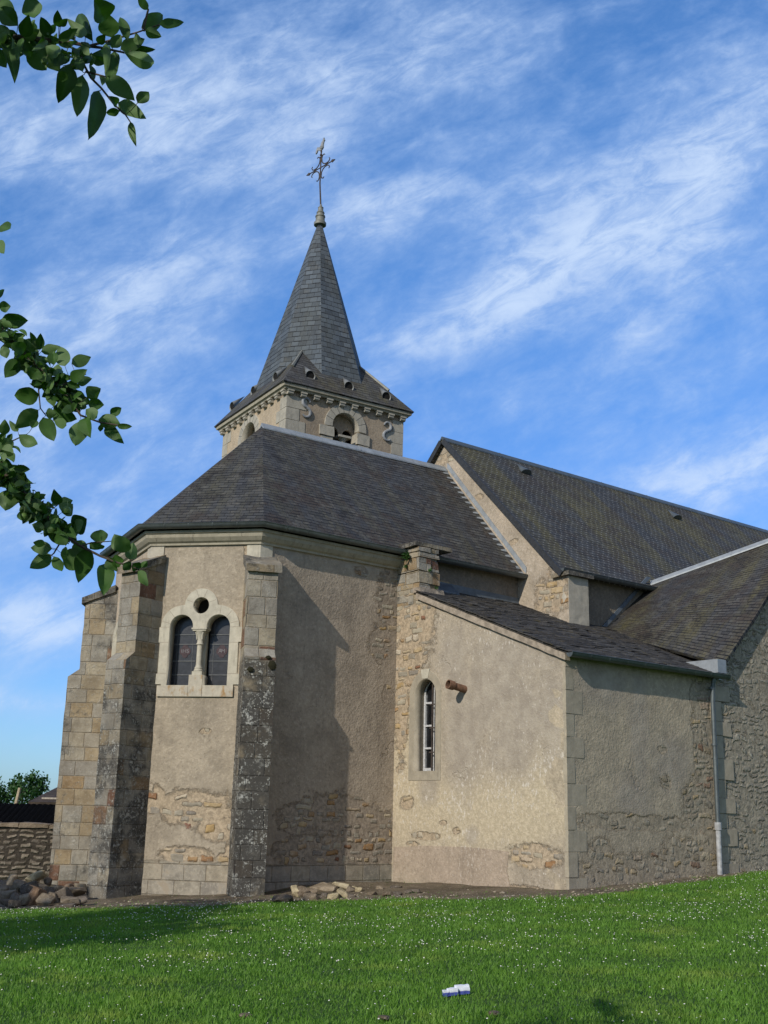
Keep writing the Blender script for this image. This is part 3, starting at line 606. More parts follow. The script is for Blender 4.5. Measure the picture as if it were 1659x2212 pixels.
mb = MB(); mb.box(frame(WD, aBC+50+180), 0, 2.7, Z0, ZT, -.55, 0); mb.box(frame(WSo, AZ+90-20+90+0), 0, .1, Z0, ZT, -.3, 0)
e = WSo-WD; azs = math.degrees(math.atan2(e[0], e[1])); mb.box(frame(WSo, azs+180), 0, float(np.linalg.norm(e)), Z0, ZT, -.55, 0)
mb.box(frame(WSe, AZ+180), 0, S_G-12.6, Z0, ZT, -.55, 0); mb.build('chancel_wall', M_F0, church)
twin_window(FR_F1, church); twin_window(FR_F0, church)
# wall above the annex roof: a thin skin whose greyer colour paints the eaves shade
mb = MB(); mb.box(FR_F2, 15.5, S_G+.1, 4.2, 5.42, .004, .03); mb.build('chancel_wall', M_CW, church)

def buttress(W, az, w, pu, pl, zl, zc, mat, batter=.0):
    o = D(az); r = np.cross(o, UPV); fr = (np.array(W, float), o, UPV, r); h = w/2
    mb = MB(); mb.prism(fr, [(-.35, Z0), (pl+batter, Z0), (pl, zl), (pu, zl+.17), (pu, zc), (-.35, zc+.42)], -h, h)
    b = mb.build('buttress', mat, church, sub=.11, amp=.016, nscale=4.)
    mb = MB(); mb.prism(fr, [(-.08, zc+.27), (pu+.075, zc-.02), (pu+.075, zc+.125), (-.08, zc+.42)], -h-.055, h+.055)
    mb.build('cap_stone', M_CAP, b, sub=.1, amp=.012, nscale=6.); return b
buttress(WA+D(166.4)*0-D(76.4)*-.02, 166.4, .58, .50, .66, 2.76, 4.42, M_BA)
buttress(WB, -143.05, .56, .48, .68, 2.70, 4.45, M_BB)
buttress(WC, -91.9, .60, .55, .78, 2.66, 4.25, M_BC)
def corner_quoin(W, azl, azr, z0, z1, w=.30):
    a = W-D(azl)*w; b = W+D(azr)*w; mb = MB(); pts = offset_poly([a, W, b], .022); inn = offset_poly([a, W, b], -.1)
    for k in range(2):
        mb.hexa([pts[k]+UPV*z0, pts[k+1]+UPV*z0, inn[k+1]+UPV*z0, inn[k]+UPV*z0, pts[k]+UPV*z1, pts[k+1]+UPV*z1, inn[k+1]+UPV*z1, inn[k]+UPV*z1])
    return mb.build('quoin', M_WS if azr < 60 and azr > 40 else M_QU, church)
corner_quoin(WA, aAB+180, AZ, 4.80, 5.10, .27); corner_quoin(WB, aBC+180, aAB+180, 4.78, 5.10, .26)
# cornice and eaves gutter
line = [WD, WC, WB, WA, P(15.02, T_F2, 0)]
mb = MB(); sweep(mb, line, [(-.1, 5.06), (.05, 5.06), (.055, 5.10), (.10, 5.13), (.155, 5.20), (.17, 5.27), (.20, 5.28), (.20, 5.33), (-.1, 5.33)])
mb.build('cornice', M_CO, church)
gl = [GC+2.8*D(aBC+50), GC, GB, GA, P(S_G-.02, 18.385, 0)]
def gutter(pts, z, r, name='gutter', flare=True):
    mb = MB(); prof = [(r*math.cos(rad(a)), z+r*math.sin(rad(a))) for a in range(180, 361, 20)] + [(r*1.12, z+.012), (r*.9, z+.02)]
    inner = [(.86*r*math.cos(rad(a)), z+.86*r*math.sin(rad(a))+.004) for a in range(350, 189, -20)]
    sweep(mb, pts, prof+inner)
    e = pts[-1]-pts[0]
    for p, q in ((pts[0], pts[1]), (pts[-1], pts[-2])):            # stop ends
        d = q-p; d = d/np.linalg.norm(d); fr = (np.array(p)+UPV*z-d*.002, np.cross(d, UPV), UPV, d); mb.prism(fr, [(r*1.03*math.cos(rad(a)), r*1.03*math.sin(rad(a))) for a in range(180, 361, 20)], 0, .006)
    for k in range(len(pts)-1):                                    # joints and brackets
        d = pts[k+1]-pts[k]; L = np.linalg.norm(d); d = d/L
        for i in range(1, int(L/.5)):
            p = pts[k]+d*i*.5; fr = (p+UPV*z, np.cross(d, UPV), UPV, d); mb.prism(fr, [(1.05*r*math.cos(rad(a)), 1.05*r*math.sin(rad(a))) for a in range(180, 361, 20)], -.012, .012)
    return mb.build(name, M_ZN, church, smooth=True, weld=False, angle=50)
gutter([p for p in gl], 5.43, .085)
APX = np.array([-2.888, 25.118, 8.673]); RDG = np.array([1.567, 28.215, 8.673])
ge = offset_poly(gl, -.03); ez = UPV*5.455
GS = P(12.4, 24.78, 5.455); GE = P(S_G+.2, 24.78, 5.455)
dR = (RDG-APX)/np.linalg.norm(RDG-APX); RD2 = RDG+dR*.25; EE = P(S_G+.2, 18.41, 5.455)
chr_ = roof('chancel_roof', [[ge[3]+ez, EE, RD2, APX], [ge[2]+ez, ge[3]+ez, APX], [ge[1]+ez, ge[2]+ez, APX], [ge[0]+ez, ge[1]+ez, APX], [GS, ge[0]+ez, APX], [GE, GS, APX, RD2]], M_SLC, church, .07, .3, .014)
def ridge_cap(name, a, b, w, hgt, mat, parent, slope=.9):
    d = (b-a)/np.linalg.norm(b-a); s_ = np.cross(d, UPV); s_ /= np.linalg.norm(s_); n_ = np.cross(s_, d); fr = (a, s_, n_, d); L = float(np.linalg.norm(b-a))
    mb = MB(); mb.prism(fr, [(-w, -w*slope+.012), (0, hgt), (w, -w*slope+.012), (w, -w*slope-.02), (0, -.03), (-w, -w*slope-.02)], -.03, L)
    k = max(2, int(L/2))
    for i in range(1, k): mb.prism(fr, [(-w-.006, -w*slope+.016), (0, hgt+.008), (w+.006, -w*slope+.016), (0, .0)], i*L/k-.02, i*L/k+.02)
    return mb.build(name, mat, parent)
ridge_cap('ridge_cap', APX+UPV*.02, RDG+UPV*.02, .11, .05, M_ZL, chr_)

# ------------------------------------------------------------------ broken pier beside the annex
mb = MB(); z = 4.25; ks = 0
for hh in (.25, .2, .26, .28, .13, .12):
    s0, s1, t0, t1 = 14.99, 15.56, 17.95, 18.68
    cutp = random.uniform(.35, .6)
    fr = (np.zeros(3), E1, UPV, np.cross(E1, UPV))               # x = s, y = z, z = -t
    if ks % 2 == 0:
        rough_box(mb, fr, s0+.01, s1, z+.012, z+hh-.012, -(t0+(t1-t0)*cutp), -t0, .016); rough_box(mb, fr, s0+.02, s1, z+.012, z+hh-.012, -t1, -(t0+(t1-t0)*cutp+.02), .016)
    else: rough_box(mb, fr, s0, s0+.33, z+.012, z+hh-.012, -t1, -t0, .016); rough_box(mb, fr, s0+.35, s1, z+.012, z+hh-.012, -t1, -t0-.03, .016)
    z += hh; ks += 1
mb.box((np.zeros(3), E1, UPV, np.cross(E1, UPV)), 15.05, 15.52, 4.1, z, -18.7, -18.0)
pier = mb.build('buttress', M_BD, church, sub=.1, amp=.014, nscale=6.)
mb = MB(); fr = (np.zeros(3), E1, UPV, np.cross(E1, UPV)); rough_box(mb, fr, 14.93, 15.95, z-.01, z+.10, -18.66, -17.98, .02); mb.build('cap_stone', M_CAP, pier, sub=.12, amp=.014, nscale=6.)

# ------------------------------------------------------------------ lean-to annex
def annex_z(t): return 2.84+.396*(t-13.72)
ax0, ax1 = -T_F2, -T_K
cx, r_, ys = -17.69, .34, 2.33
cut('annex_wall', FR_AL, [(ax0, Z0), (ax1, Z0), (ax1, annex_z(13.872)-.07), (-17.99, annex_z(17.99)-.07), (-17.99, 4.6), (ax0, 4.6)], [arch(cx, .83, ys, r_)], -.5, 0, M_AL, church)
mb = MB(); mb.box(FR_AR, S_J+.002, 19.45, Z0, 2.80, -.5, .004); mb.build('annex_wall', M_AR, church, sub=.2, amp=.010, nscale=3.)
cut('annex_wall', FR_AL, [(-18.6, -1.9), (-15.35, -1.9), (-15.28, -1.2), (-15.36, -.95), (-15.30, -.62), (-15.7, -.60), (-16.4, -.58), (-17.6, -.60), (-18.6, -.66)], [], .0, .014, M_AP, church)
w = cut('arched_window', FR_AL, [(cx-.49, .65), (cx+.49, .65), (cx+.49, ys)]+arc(cx, ys, .50, 4, 176, 16)+[(cx-.49, ys)], [arch(cx, .83, ys, r_-.012)], -.26, .012, M_AS, church)
mb = MB(); mb.prism(FR_AL, [(cx-.085, ys+.335), (cx+.085, ys+.335), (cx+.14, ys+.525), (cx-.14, ys+.525)], -.1, .024); mb.build('keystone', M_WS, w)
mb = MB(); mb.prism(FR_AL, arch(cx, .82, ys, r_+.02), -.30, -.285); mb.build('pane', M_PANE, w)
mb = MB(); k = r_-.012
mb.box(FR_AL, cx-k, cx-k+.05, .84, ys+.05, -.285, -.24); mb.box(FR_AL, cx+k-.05, cx+k, .84, ys+.05, -.285, -.24); mb.box(FR_AL, cx-k+.05, cx+k-.05, .84, .90, -.285, -.24)
for y in (1.29, 1.74, 2.20): mb.box(FR_AL, cx-k+.05, cx+k-.05, y-.018, y+.018, -.28, -.235)
mb.box(FR_AL, cx-.03, cx+.03, .90, ys+.33, -.282, -.232)
ap = arc(cx, ys+.05, k-.01, 0, 180, 14)
mb.tube([FR_AL[0]+FR_AL[1]*x+UPV*(y-.02)+FR_AL[3]*-.26 for x, y in ap], .022, 6); mb.build('window_frame', M_WHITE, w)
mb = MB()
for x in (cx+.06, cx+.2): mb.box(FR_AL, x-.014, x+.014, .84, ys+.30, -.16, -.13)
for y in (1.2, 1.68, 2.15): mb.box(FR_AL, cx-.01, cx+r_-.02, y-.012, y+.012, -.13, -.118)
mb.build('window_grille', M_IRON, w)
# annex roof, verge, gutter
rz = lambda s, t: P(s, t, annex_z(t))
bm = bmesh.new()                                                   # sarking plane with every slate laid over it, tails lifting unevenly
def _poly(pts, dz):
    t_ = [bm.verts.new(tuple(p+UPV*dz)) for p in pts]; b_ = [bm.verts.new(tuple(p+UPV*(dz-.03))) for p in pts]; bm.faces.new(t_); bm.faces.new(b_[::-1])
    for k in range(len(pts)): j = (k+1) % len(pts); bm.faces.new((t_[k], b_[k], b_[j], t_[j]))
_poly([rz(14.95, 13.74), rz(19.55, 13.74), rz(20.75, 18.7), rz(15.56, 18.7), rz(15.56, 17.93), rz(14.95, 17.93)], -.02)
cs = math.cos(math.atan(.396)); row = 0; t = 13.68
while t < 18.7:
    s_ = 14.92-random.uniform(0, .12); smax = 19.50+(t-13.7)*.24
    while s_ < smax:
        w_ = random.uniform(.16, .30); a0, a1 = max(s_, 14.91+random.uniform(-.015, .015)), min(s_+w_-.008, smax+.05); s_ += w_
        if a1-a0 < .04 or (t > 17.80 and a0 < 15.5): continue
        j0, j1 = random.uniform(-.014, .014), random.uniform(-.012, .012); lift = random.uniform(.014, .026)+(.014 if random.random() < .08 else 0); L = .235; up_ = .018
        if random.random() < .012: continue
        p = [(a0, t+j0, lift), (a1, t+j0+j1, lift+random.uniform(-.005, .005)), (a1, t+L, .004), (a0, t+L, .004)]
        top_ = [bm.verts.new(tuple(rz(q[0], q[1])+UPV*(q[2]))) for q in p]; bot = [bm.verts.new(tuple(rz(q[0], q[1])+UPV*(q[2]-.011))) for q in p]
        bm.faces.new(top_); bm.faces.new(bot[::-1])
        for k in range(4): j = (k+1) % 4; bm.faces.new((top_[k], bot[k], bot[j], top_[j]))
    t += .112*cs; row += 1
bmesh.ops.recalc_face_normals(bm, faces=bm.faces); bm.normal_update(); auto_uv(bm)
me = bpy.data.meshes.new('annex_roof'); bm.to_mesh(me); bm.free(); axr = finish('annex_roof', me, M_SLA, church)
mb = MB(); mb.prism(FR_AL, [(-17.96, annex_z(17.96)-.175), (-13.80, annex_z(13.80)-.175), (-13.80, annex_z(13.80)-.058), (-17.96, annex_z(17.96)-.058)], -.05, .07); mb.build('verge', M_MORT, axr, sub=.12, amp=.014, nscale=7.)
mb = MB(); fr = (np.zeros(3), E1, UPV, np.cross(E1, UPV)); rough_box(mb, fr, 14.96, 15.62, annex_z(17.9)-.02, annex_z(17.9)+.10, -18.1, -17.86, .012); mb.build('mortar_fillet', M_MORT, axr, sub=.1, amp=.016, nscale=8.)
mb = MB(); mb.prism(frame(P(0, T_F2, 0), AZ), [(15.55, annex_z(18.6)+.20), (16.2, annex_z(18.6)+.20), (S_G, annex_z(18.6)+.15), (S_G, annex_z(18.6)-.05), (15.55, annex_z(18.6)-.05)], .03, .055)
mb.prism((P(15.55, T_F2, annex_z(T_F2)), -E2, UPV, E1), [(.03, .14), (.05, .14), (.34, -.10), (.34, -.13), (.03, .0)], 0, .95); mb.build('flashing', M_ZD, axr)
gutter([P(14.90, 13.66, 0), P(19.52, 13.66, 0)], 2.815, .075)
# quoins on the annex corner
mb = MB(); z = -1.95; k = 0; wr = [.30, .46, .22, .46, .2, .47, .2, .44, .2, .42, .2, .3]; wl = [.50, .06, .08, .05, .07, .05, .08, .06, .05, .07, .05, .06]
while z < 2.6:
    h_ = (.62, .34, .42, .36, .40, .38, .44, .36, .40, .42, .4, .4)[k % 12]; h_ = min(h_, 2.74-z)
    fr = (np.zeros(3), E1, UPV, np.cross(E1, UPV)); a = .004
    rough_box(mb, fr, S_J-a, S_J+wr[k % 12], z+.008, z+h_-.008, -(T_K+wl[k % 12]), -(T_K-a-.006), .004); z += h_; k += 1
mb.build('quoin', M_QG, church, sub=.12, amp=.005, nscale=6.)
# clay drain stub
o, X, Y, Z = FR_AL; p0 = o+X*-16.50+Y*2.36+Z*-.05; ax_ = Z*.93+Y*.16-X*.10; ax_ /= np.linalg.norm(ax_)
mb = MB(); mb.lathe(p0, [(.072, 0), (.072, .33), (.09, .335), (.093, .46), (.076, .46), (.073, .42), (.06, .36), (.058, .1)], 18, ax_); mb.build('drain_pipe', M_TERRA, church, smooth=True)
# downpipe
q = lambda s, z, out=.10: P(s, T_K-out, z)
mb = MB(); mb.tube([q(19.14, 2.75, .16), q(19.14, 2.6, .12), q(19.135, 2.3), q(19.11, -.12)], .046, 12)
for z in (1.45, 2.55): mb.tube([q(19.12, z-.02), q(19.12, z+.02)], .060, 12)
dp = mb.build('downpipe', M_ZN, church, smooth=True)
mb = MB(); mb.tube([q(19.11, -.10), q(19.10, -.98), q(19.10, -1.03, .16)], .050, 12); mb.tube([q(19.11, -.16), q(19.11, -.02)], .068, 12); mb.build('pipe_shoe', M_PVC, dp, smooth=True)

# ------------------------------------------------------------------ transept
PEAK = (23.305, 6.63)
tr_out = [(19.452, Z0), (27.2, Z0), (27.2, 3.0), (PEAK[0], PEAK[1]-.08), (19.50, 3.0), (19.452, 2.96)]
cut('transept_wall', FR_AR, tr_out, [], -.5, .0, M_TR, church)
mb = MB(); mb.box(frame(P(27.2, T_K, 0), AZ-90), 0, 4, Z0, 3., -.4, 0); mb.build('transept_wall', M_TR, church)
v0, v1, v2, v3 = P(19.46, 13.70, 3.06), P(PEAK[0], 13.74, PEAK[1]), P(22.0, 17.42, 5.60), P(20.12, 17.42, 4.18)
trf = patch('transept_roof', v0, v3, v2, v1, M_SLT, church, 16, .07, .014)
patch('transept_roof', v1, v2, P(25.4, 17.42, 3.0), P(27.3, 13.7, 3.0), M_SLT, church, 10, .07, .01)
ridge_cap('ridge_cap', v2+UPV*.02, v1+UPV*.03, .09, .05, M_ZL, trf, .7)
mb = MB(); fr = (np.zeros(3), E1, UPV, np.cross(E1, UPV)); mb.box(fr, 19.18, 19.46, 2.86, 3.13, -15.3, -13.64); mb.box(fr, 19.22, 19.34, 2.72, 2.87, -13.80, -13.66); mb.build('box_gutter', M_ZL, trf)
mb = MB(); mb.prism((P(0, 17.40, 0), E1, UPV, -E2), [(20.05, 4.28), (20.2, 4.28), (21.9, 5.72), (21.75, 5.72)], .01, .03); mb.build('flashing', M_ZD, trf)
mb = MB(); z = -1.2; k = 0
while z < 2.6:
    h_ = random.uniform(.26, .44); wq = .22 if k % 2 else .52; mb_w = .0
    rough_box(mb, FR_AR, 19.30-(.12 if k % 2 else .02), 19.30+wq, z+.008, z+h_-.008, -.1, .024, .008); z += h_; k += 1
mb.build('quoin', M_QG, church, sub=.14, amp=.008, nscale=6.)

# ------------------------------------------------------------------ nave
def nave_z(t): return 5.40+1.014*(t-17.25)
cut('nave_gable', FR_GA, [(-25.5, Z0), (-T_N, Z0), (-T_N, 5.24), (-T_N-.3, 5.35), (-T_R, nave_z(T_R)-.10), (-25.5, 5.3)], [], -.6, 0, M_GA, church, amp=.0)
mb = MB(); mb.box(FR_GA, -17.36, -T_N+.004, Z0, 5.24, -.66, -.003); mb.box((P(0, T_N, 0), E1, UPV, -E2), S_G+.004, 19.23, Z0, 5.24, -.6, .006); mb.build('nave_pier', M_QU, church, sub=.14, amp=.010, nscale=5.)
mb = MB(); fr = (np.zeros(3), E1, UPV, np.cross(E1, UPV)); rough_box(mb, fr, S_G-.08, 19.34, 5.24, 5.33, -17.5, -16.96, .015); mb.build('cap_stone', M_CAP, church, sub=.12, amp=.012, nscale=6.)
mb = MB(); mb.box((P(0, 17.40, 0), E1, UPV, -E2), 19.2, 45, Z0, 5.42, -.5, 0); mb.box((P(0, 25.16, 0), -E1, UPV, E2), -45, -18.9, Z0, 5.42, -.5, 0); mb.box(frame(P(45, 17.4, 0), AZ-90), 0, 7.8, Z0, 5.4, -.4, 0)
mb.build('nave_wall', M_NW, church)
cut('nave_gable', frame(P(45.2, 0, 0), AZ-90), [(17.4, Z0), (25.2, Z0), (25.2, 5.3), (T_R, 9.38), (17.4, 5.3)], [], -.4, 0, M_GA, church)
nz = lambda s, t: P(s, t, nave_z(t)); sN0, sN1 = S_G-.10, 45.4
nvr = roof('nave_roof', [[nz(sN0, 17.22), nz(sN1, 17.22), nz(sN1, T_R), nz(sN0, T_R)], [P(sN1, 25.34, nave_z(17.22)), P(sN0, 25.34, nave_z(17.22)), nz(sN0, T_R), nz(sN1, T_R)]], M_SLN, church, .075, .6, .010)
ridge_cap('ridge_cap', nz(sN0, T_R)+UPV*.02, nz(sN1, T_R)+UPV*.02, .10, .045, M_ZN, nvr)
mb = MB()                                                          # slate-hung verge along the gable
for sg in (-1, 1):
    t0, t1 = (17.20, T_R) if sg < 0 else (25.36, T_R)
    a0, a1 = P(sN0-.02, t0, nave_z(17.20)-.12), P(sN0-.02, t1, nave_z(T_R)-.12); d = a1-a0; L = float(np.linalg.norm(d)); d /= L; n_ = np.cross(E1, d)*sg*-1; n_ = n_ if n_[2] > 0 else -n_
    mb.prism((a0, d, n_, np.cross(d, n_)), [(0, 0), (L, 0), (L, .135), (0, .135)], -.02 if True else 0, .02)
mb.build('verge', M_VERGE, nvr)
gutter([P(S_G-.12, 17.15, 0), P(21.9, 17.15, 0)], 5.40, .085)
mb = MB()                                                          # stepped flashing where the chancel roof meets the gable
tA, zA, tB, zB = 18.36, 5.50, 21.18, 8.70
mb.prism(FR_GA, [(-tB, zB-.02), (-tA, zA-.02), (-tA+.02, zA+.12), (-tB+.02, zB+.12)], .004, .022)
nt_ = 20
ee = np.cross(EE-APX, RD2-APX); ee /= np.linalg.norm(ee); ee = ee if ee[2] > 0 else -ee
for k in range(nt_):
    a = (k+.3)/nt_; t = tA+(tB-tA)*a; z = zA+(zB-zA)*a
    lift = lambda s, tt: (lambda p: p+ UPV*((ee@(APX-p))/ee[2]+.022))(P(s, tt, 0))
    p = [lift(S_G-.015, t), lift(S_G-.20, t+.015), lift(S_G-.20, t+.05), lift(S_G-.015, t+.075)]
    mb.quad(*p)
mb.build('flashing', M_ZL, nvr, weld=False)
def vent(p, out, up, r, L, parent, mat=M_ZL):
    """half-cone roof vent: round mouth facing out and down, tapering into the slope"""
    out = out/np.linalg.norm(out); sx = np.cross(out, UPV); sx /= np.linalg.norm(sx); vz = np.cross(sx, out)
    mb = MB(); i = 0; k = 14; tip = p+up*L; mouth = p+out*(r*.55)
    ring = [mouth+sx*r*math.cos(2*math.pi*a/k)+vz*r*math.sin(2*math.pi*a/k) for a in range(k)]; inner = [mouth-out*.01+(q-mouth)*.93 for q in ring]; back = [mouth-out*.035+(q-mouth)*.92 for q in ring]
    mb.v = [tuple(q) for q in ring+inner+back]+[tuple(tip)]
    for a in range(k): b = (a+1) % k; mb.f += [(a, 3*k, b), (a, b, k+b, k+a), (k+a, k+b, 2*k+b, 2*k+a)]
    o_ = mb.build('roof_vent', mat, parent, smooth=True, normals=False)
    md = MB(); md.v = [tuple(q) for q in back]; md.f = [tuple(range(k))]; return o_, md.build('vent_shade_disc', M_DARK, o_ if parent is church else parent)  # near-black disc closes the mouth in place of its inner shade
upn = (nz(20, T_R)-nz(20, 17.22)); upn /= np.linalg.norm(upn)
for s_, t_ in ((21.03, 20.85), (27.27, 20.68)):
    p = nz(s_, t_); mb = MB(); k = 12
    mb.v = [tuple(p-upn*.16+E1*.19*math.cos(math.pi*a/k)+np.cross(E1, upn)*(.13*math.sin(math.pi*a/k)+.01)) for a in range(k+1)]+[tuple(p+upn*.34+np.cross(E1, upn)*.01)]
    mb.f = [(a, a+1, k+1) for a in range(k)]+[tuple(range(k+1))]
    mb.build('roof_vent', M_ZN, nvr)

# ------------------------------------------------------------------ bell tower and spire
T_ = np.array([-2.92, 30., 0]); L_ = np.array([-5.482, 34.244, 0]); R_ = np.array([.843, 32.404, 0]); B_ = R_+L_-T_
ZE = 11.752; ux = (R_-T_)/np.linalg.norm(R_-T_); uy = (L_-T_)/np.linalg.norm(L_-T_); ins = .25
wT = T_+ux*ins+uy*ins; wR = R_-ux*ins+uy*ins; wL = L_+ux*ins-uy*ins; wB = B_-ux*ins-uy*ins
azr = math.degrees(math.atan2(ux[0], ux[1])); azl = math.degrees(math.atan2(-uy[0], -uy[1]))
FR_TR = frame(wT, azr); FR_TL = frame(wL, azl); LR = float(np.linalg.norm(wR-wT)); LL = float(np.linalg.norm(wL-wT)); ZTW = 11.6
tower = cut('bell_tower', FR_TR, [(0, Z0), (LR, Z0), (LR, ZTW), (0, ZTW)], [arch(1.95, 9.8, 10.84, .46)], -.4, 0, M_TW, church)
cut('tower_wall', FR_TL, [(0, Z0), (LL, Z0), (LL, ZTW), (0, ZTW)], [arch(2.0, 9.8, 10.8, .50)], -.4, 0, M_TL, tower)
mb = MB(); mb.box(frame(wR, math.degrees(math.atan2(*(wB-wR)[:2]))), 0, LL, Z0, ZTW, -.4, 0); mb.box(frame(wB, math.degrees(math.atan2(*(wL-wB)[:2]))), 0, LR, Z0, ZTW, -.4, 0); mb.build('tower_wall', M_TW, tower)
for fr, cx_, cz_, ri, ro in ((FR_TR, 1.95, 10.84, .45, .70), (FR_TL, 2.0, 10.8, .49, .74)):
    ring = arc(cx_, cz_, ro, -4, 184, 26)+arc(cx_, cz_, ri, 184, -4, 26); a_ = cut('belfry_arch', fr, ring, [], -.3, .045, M_TQ, tower)
    for k in range(1, 9):                                          # voussoir joints
        th = rad(180*k/9); x1, y1, x2, y2 = cx_+ri*math.cos(th), cz_+ri*math.sin(th), cx_+ro*math.cos(th), cz_+ro*math.sin(th); nx, ny = -math.sin(th)*.006, math.cos(th)*.006
        mb = MB(); mb.prism(fr, [(x1-nx, y1-ny), (x2-nx, y2-ny), (x2+nx, y2+ny), (x1+nx, y1+ny)], .03, .0465); mb.build('arch_joint', M_VERGE, a_)
    mb = MB(); mc = MB()
    rough_box(mb, fr, cx_-ro-.17, cx_-ri+.05, cz_-.36, cz_-.07, -.3, .06, .01); rough_box(mc, fr, cx_+ri-.06, cx_+ro+.12, cz_-.42, cz_-.10, -.3, .06, .012)
    rough_box(mb, fr, cx_-ro-.1, cx_-ri+.02, cz_-1.0, cz_-.38, -.3, .03, .012); rough_box(mc, fr, cx_+ri, cx_+ro+.10, cz_-1.0, cz_-.44, -.3, .03, .012)
    [q_.build('impost', M_TQ, a_, sub=.12, amp=.012, nscale=8.) for q_ in (mb, mc)]
    tym = cut('tympanum', fr, [(cx_-ri-.05, cz_-1.0), (cx_+ri+.05, cz_-1.0), (cx_+ri+.05, cz_)]+arc(cx_, cz_, ri+.05, 5, 175, 16)+[(cx_-ri-.05, cz_)], [arch(cx_-.235, cz_-.95, cz_-.13, .175, 10), arch(cx_+.235, cz_-.95, cz_-.13, .175, 10)], -.38, -.27, M_TW, a_)
    mb = MB(); o, X, Y, Z = fr; mb.lathe(o+X*cx_+Z*-.14, [(.07, cz_-1.), (.07, cz_-.46), (.085, cz_-.45), (.075, cz_-.42), (.10, cz_-.36), (.15, cz_-.30)], 12); mb.box(fr, cx_-.21, cx_+.21, cz_-.30, cz_-.235, -.33, .03); mb.build('column', M_TQ, a_, smooth=True)
mb = MB(); mb.box((c0 := (T_+B_)/2, ux, UPV, np.cross(ux, UPV)), -1.5, 1.5, 9., 11.5, -1.5, 1.5); mb.build('belfry_shade_box', M_DARK, tower)  # solid near-black box stands in for the unlit inside of the belfry
for fr, L in ((FR_TR, LR), (FR_TL, LL)):                            # toothed corner stones
    mq = (MB(), MB()); z = 8.2; k = 0
    while z < 11.40:
        h_ = min(.36, 11.47-z)
        for side in (0, 1):
            wq = (.62, .40)[(k+side) % 2]+random.uniform(-.05, .05); a, b = (-.012, wq) if side == 0 else (L-wq, L+.012)
            rough_box(mq[side], fr, a, b, z+.006, z+h_-.006, -.05, .014, .003)
        z += h_; k += 1
    for q_ in mq: q_.build('quoin', M_TQ, tower)
plan = [wL, wT, wR]
mb = MB(); sweep(mb, [wB-ux*0, wL, wT, wR, wB], [(-.1, 11.58), (.12, 11.58), (.14, 11.62), (.19, 11.64), (.205, 11.73), (-.1, 11.73)]); mb.build('cornice', M_CO, tower)
c0_ = None
for fr, L, n_ in ((FR_TR, LR, 10), (FR_TL, LL, 11)):
    for k in range(n_):
        x = .06+(L-.12)*k/(n_-1); mb = MB(); mb.prism((fr[0]+fr[1]*x, fr[3], UPV, fr[1]), [(-.02, 11.44), (.09, 11.44), (.12, 11.47), (.125, 11.58), (-.02, 11.58)], -.085, .085)
        mb.prism((fr[0]+fr[1]*x, fr[3], UPV, fr[1]), [(-.02, 11.53), (.145, 11.53), (.145, 11.578), (-.02, 11.578)], -.1, .1); mb.build('corbel', M_TQ, tower)
def s_anchor(x, z, flip):
    pts = [(math.cos(rad(a))*.125*1.0, .155+.125*math.sin(rad(a))) for a in range(-10, 271, 20)][::1]
    pts = [(.12*math.cos(rad(a)), .15+.13*math.sin(rad(a))) for a in range(10, 251, 20)] + [(.0, .02)] + [(.135*math.cos(rad(a)), -.15+.14*math.sin(rad(a))) for a in range(75, -161, -20)]
    o, X, Y, Z = FR_TR; mb = MB(); n = len(pts)
    mb.tube([o+X*(x+a*flip)+Y*(z+b)+Z*.03 for a, b in pts], [.026+.022*math.sin(math.pi*k/(n-1)) for k in range(n)], 8); return mb.build('wall_anchor', M_ANCH, tower, smooth=True)
s_anchor(.62, 11.18, 1); s_anchor(3.40, 11.03, -1)

cS = (L_+R_)/2; axx, ayy = (R_-T_)/2, (L_-T_)/2
def pyr(p, q, z): return cS+axx*p+ayy*q+UPV*z
fS = .68; zS = ZE+2.98*fS; sq = [(-1, -1), (1, -1), (1, 1), (-1, 1)]
oc = [(-.4142, -1), (.4142, -1), (1, -.4142), (1, .4142), (.4142, 1), (-.4142, 1), (-1, .4142), (-1, -.4142)]
rho = lambda z: .72*(18.726-z)/(18.726-12.74)
za, zb = 12.25, 18.52
spire = roof('spire', [[pyr(p*rho(za), q_*rho(za), za), pyr(p2*rho(za), q2*rho(za), za), pyr(p2*rho(zb), q2*rho(zb), zb), pyr(p*rho(zb), q_*rho(zb), zb)] for (p, q_), (p2, q2) in zip(oc, oc[1:]+oc[:1])], M_SLS, church, .04, .5, .004)
skirt = roof('spire_skirt', [[pyr(*sq[k], ZE), pyr(*sq[(k+1) % 4], ZE), pyr(sq[(k+1) % 4][0]*(1-fS), sq[(k+1) % 4][1]*(1-fS), zS), pyr(sq[k][0]*(1-fS), sq[k][1]*(1-fS), zS)] for k in range(4)], M_SLK, spire, .05, .4, .008)
def plane_hit(u, v, a, b, c):
    n_ = np.cross(b-a, c-a); d = ray(u, v); return d*(n_@a)/(n_@d)
Z4 = lambda x, y: ((440+x*520/1659)/1.0271, (740+y*520/1659)/1.0271)
pr = (pyr(-1, -1, ZE), pyr(1, -1, ZE), pyr(1-fS, -(1-fS), zS)); plf = (pyr(-1, -1, ZE), pyr(-1, 1, ZE), pyr(-(1-fS), 1-fS, zS))
for pts, tri, out, up in ((((785, 303), (1058, 380), (1322, 452)), pr, -uy, uy), (((560, 312), (402, 410), (252, 520)), plf, -ux, ux)):
    for x, y in pts:
        upv = up*1.0+UPV*1.25; upv /= np.linalg.norm(upv); p = plane_hit(*Z4(x, y), *tri); vent(p, out-UPV*.10, upv, .155, .58, skirt, M_VENT)
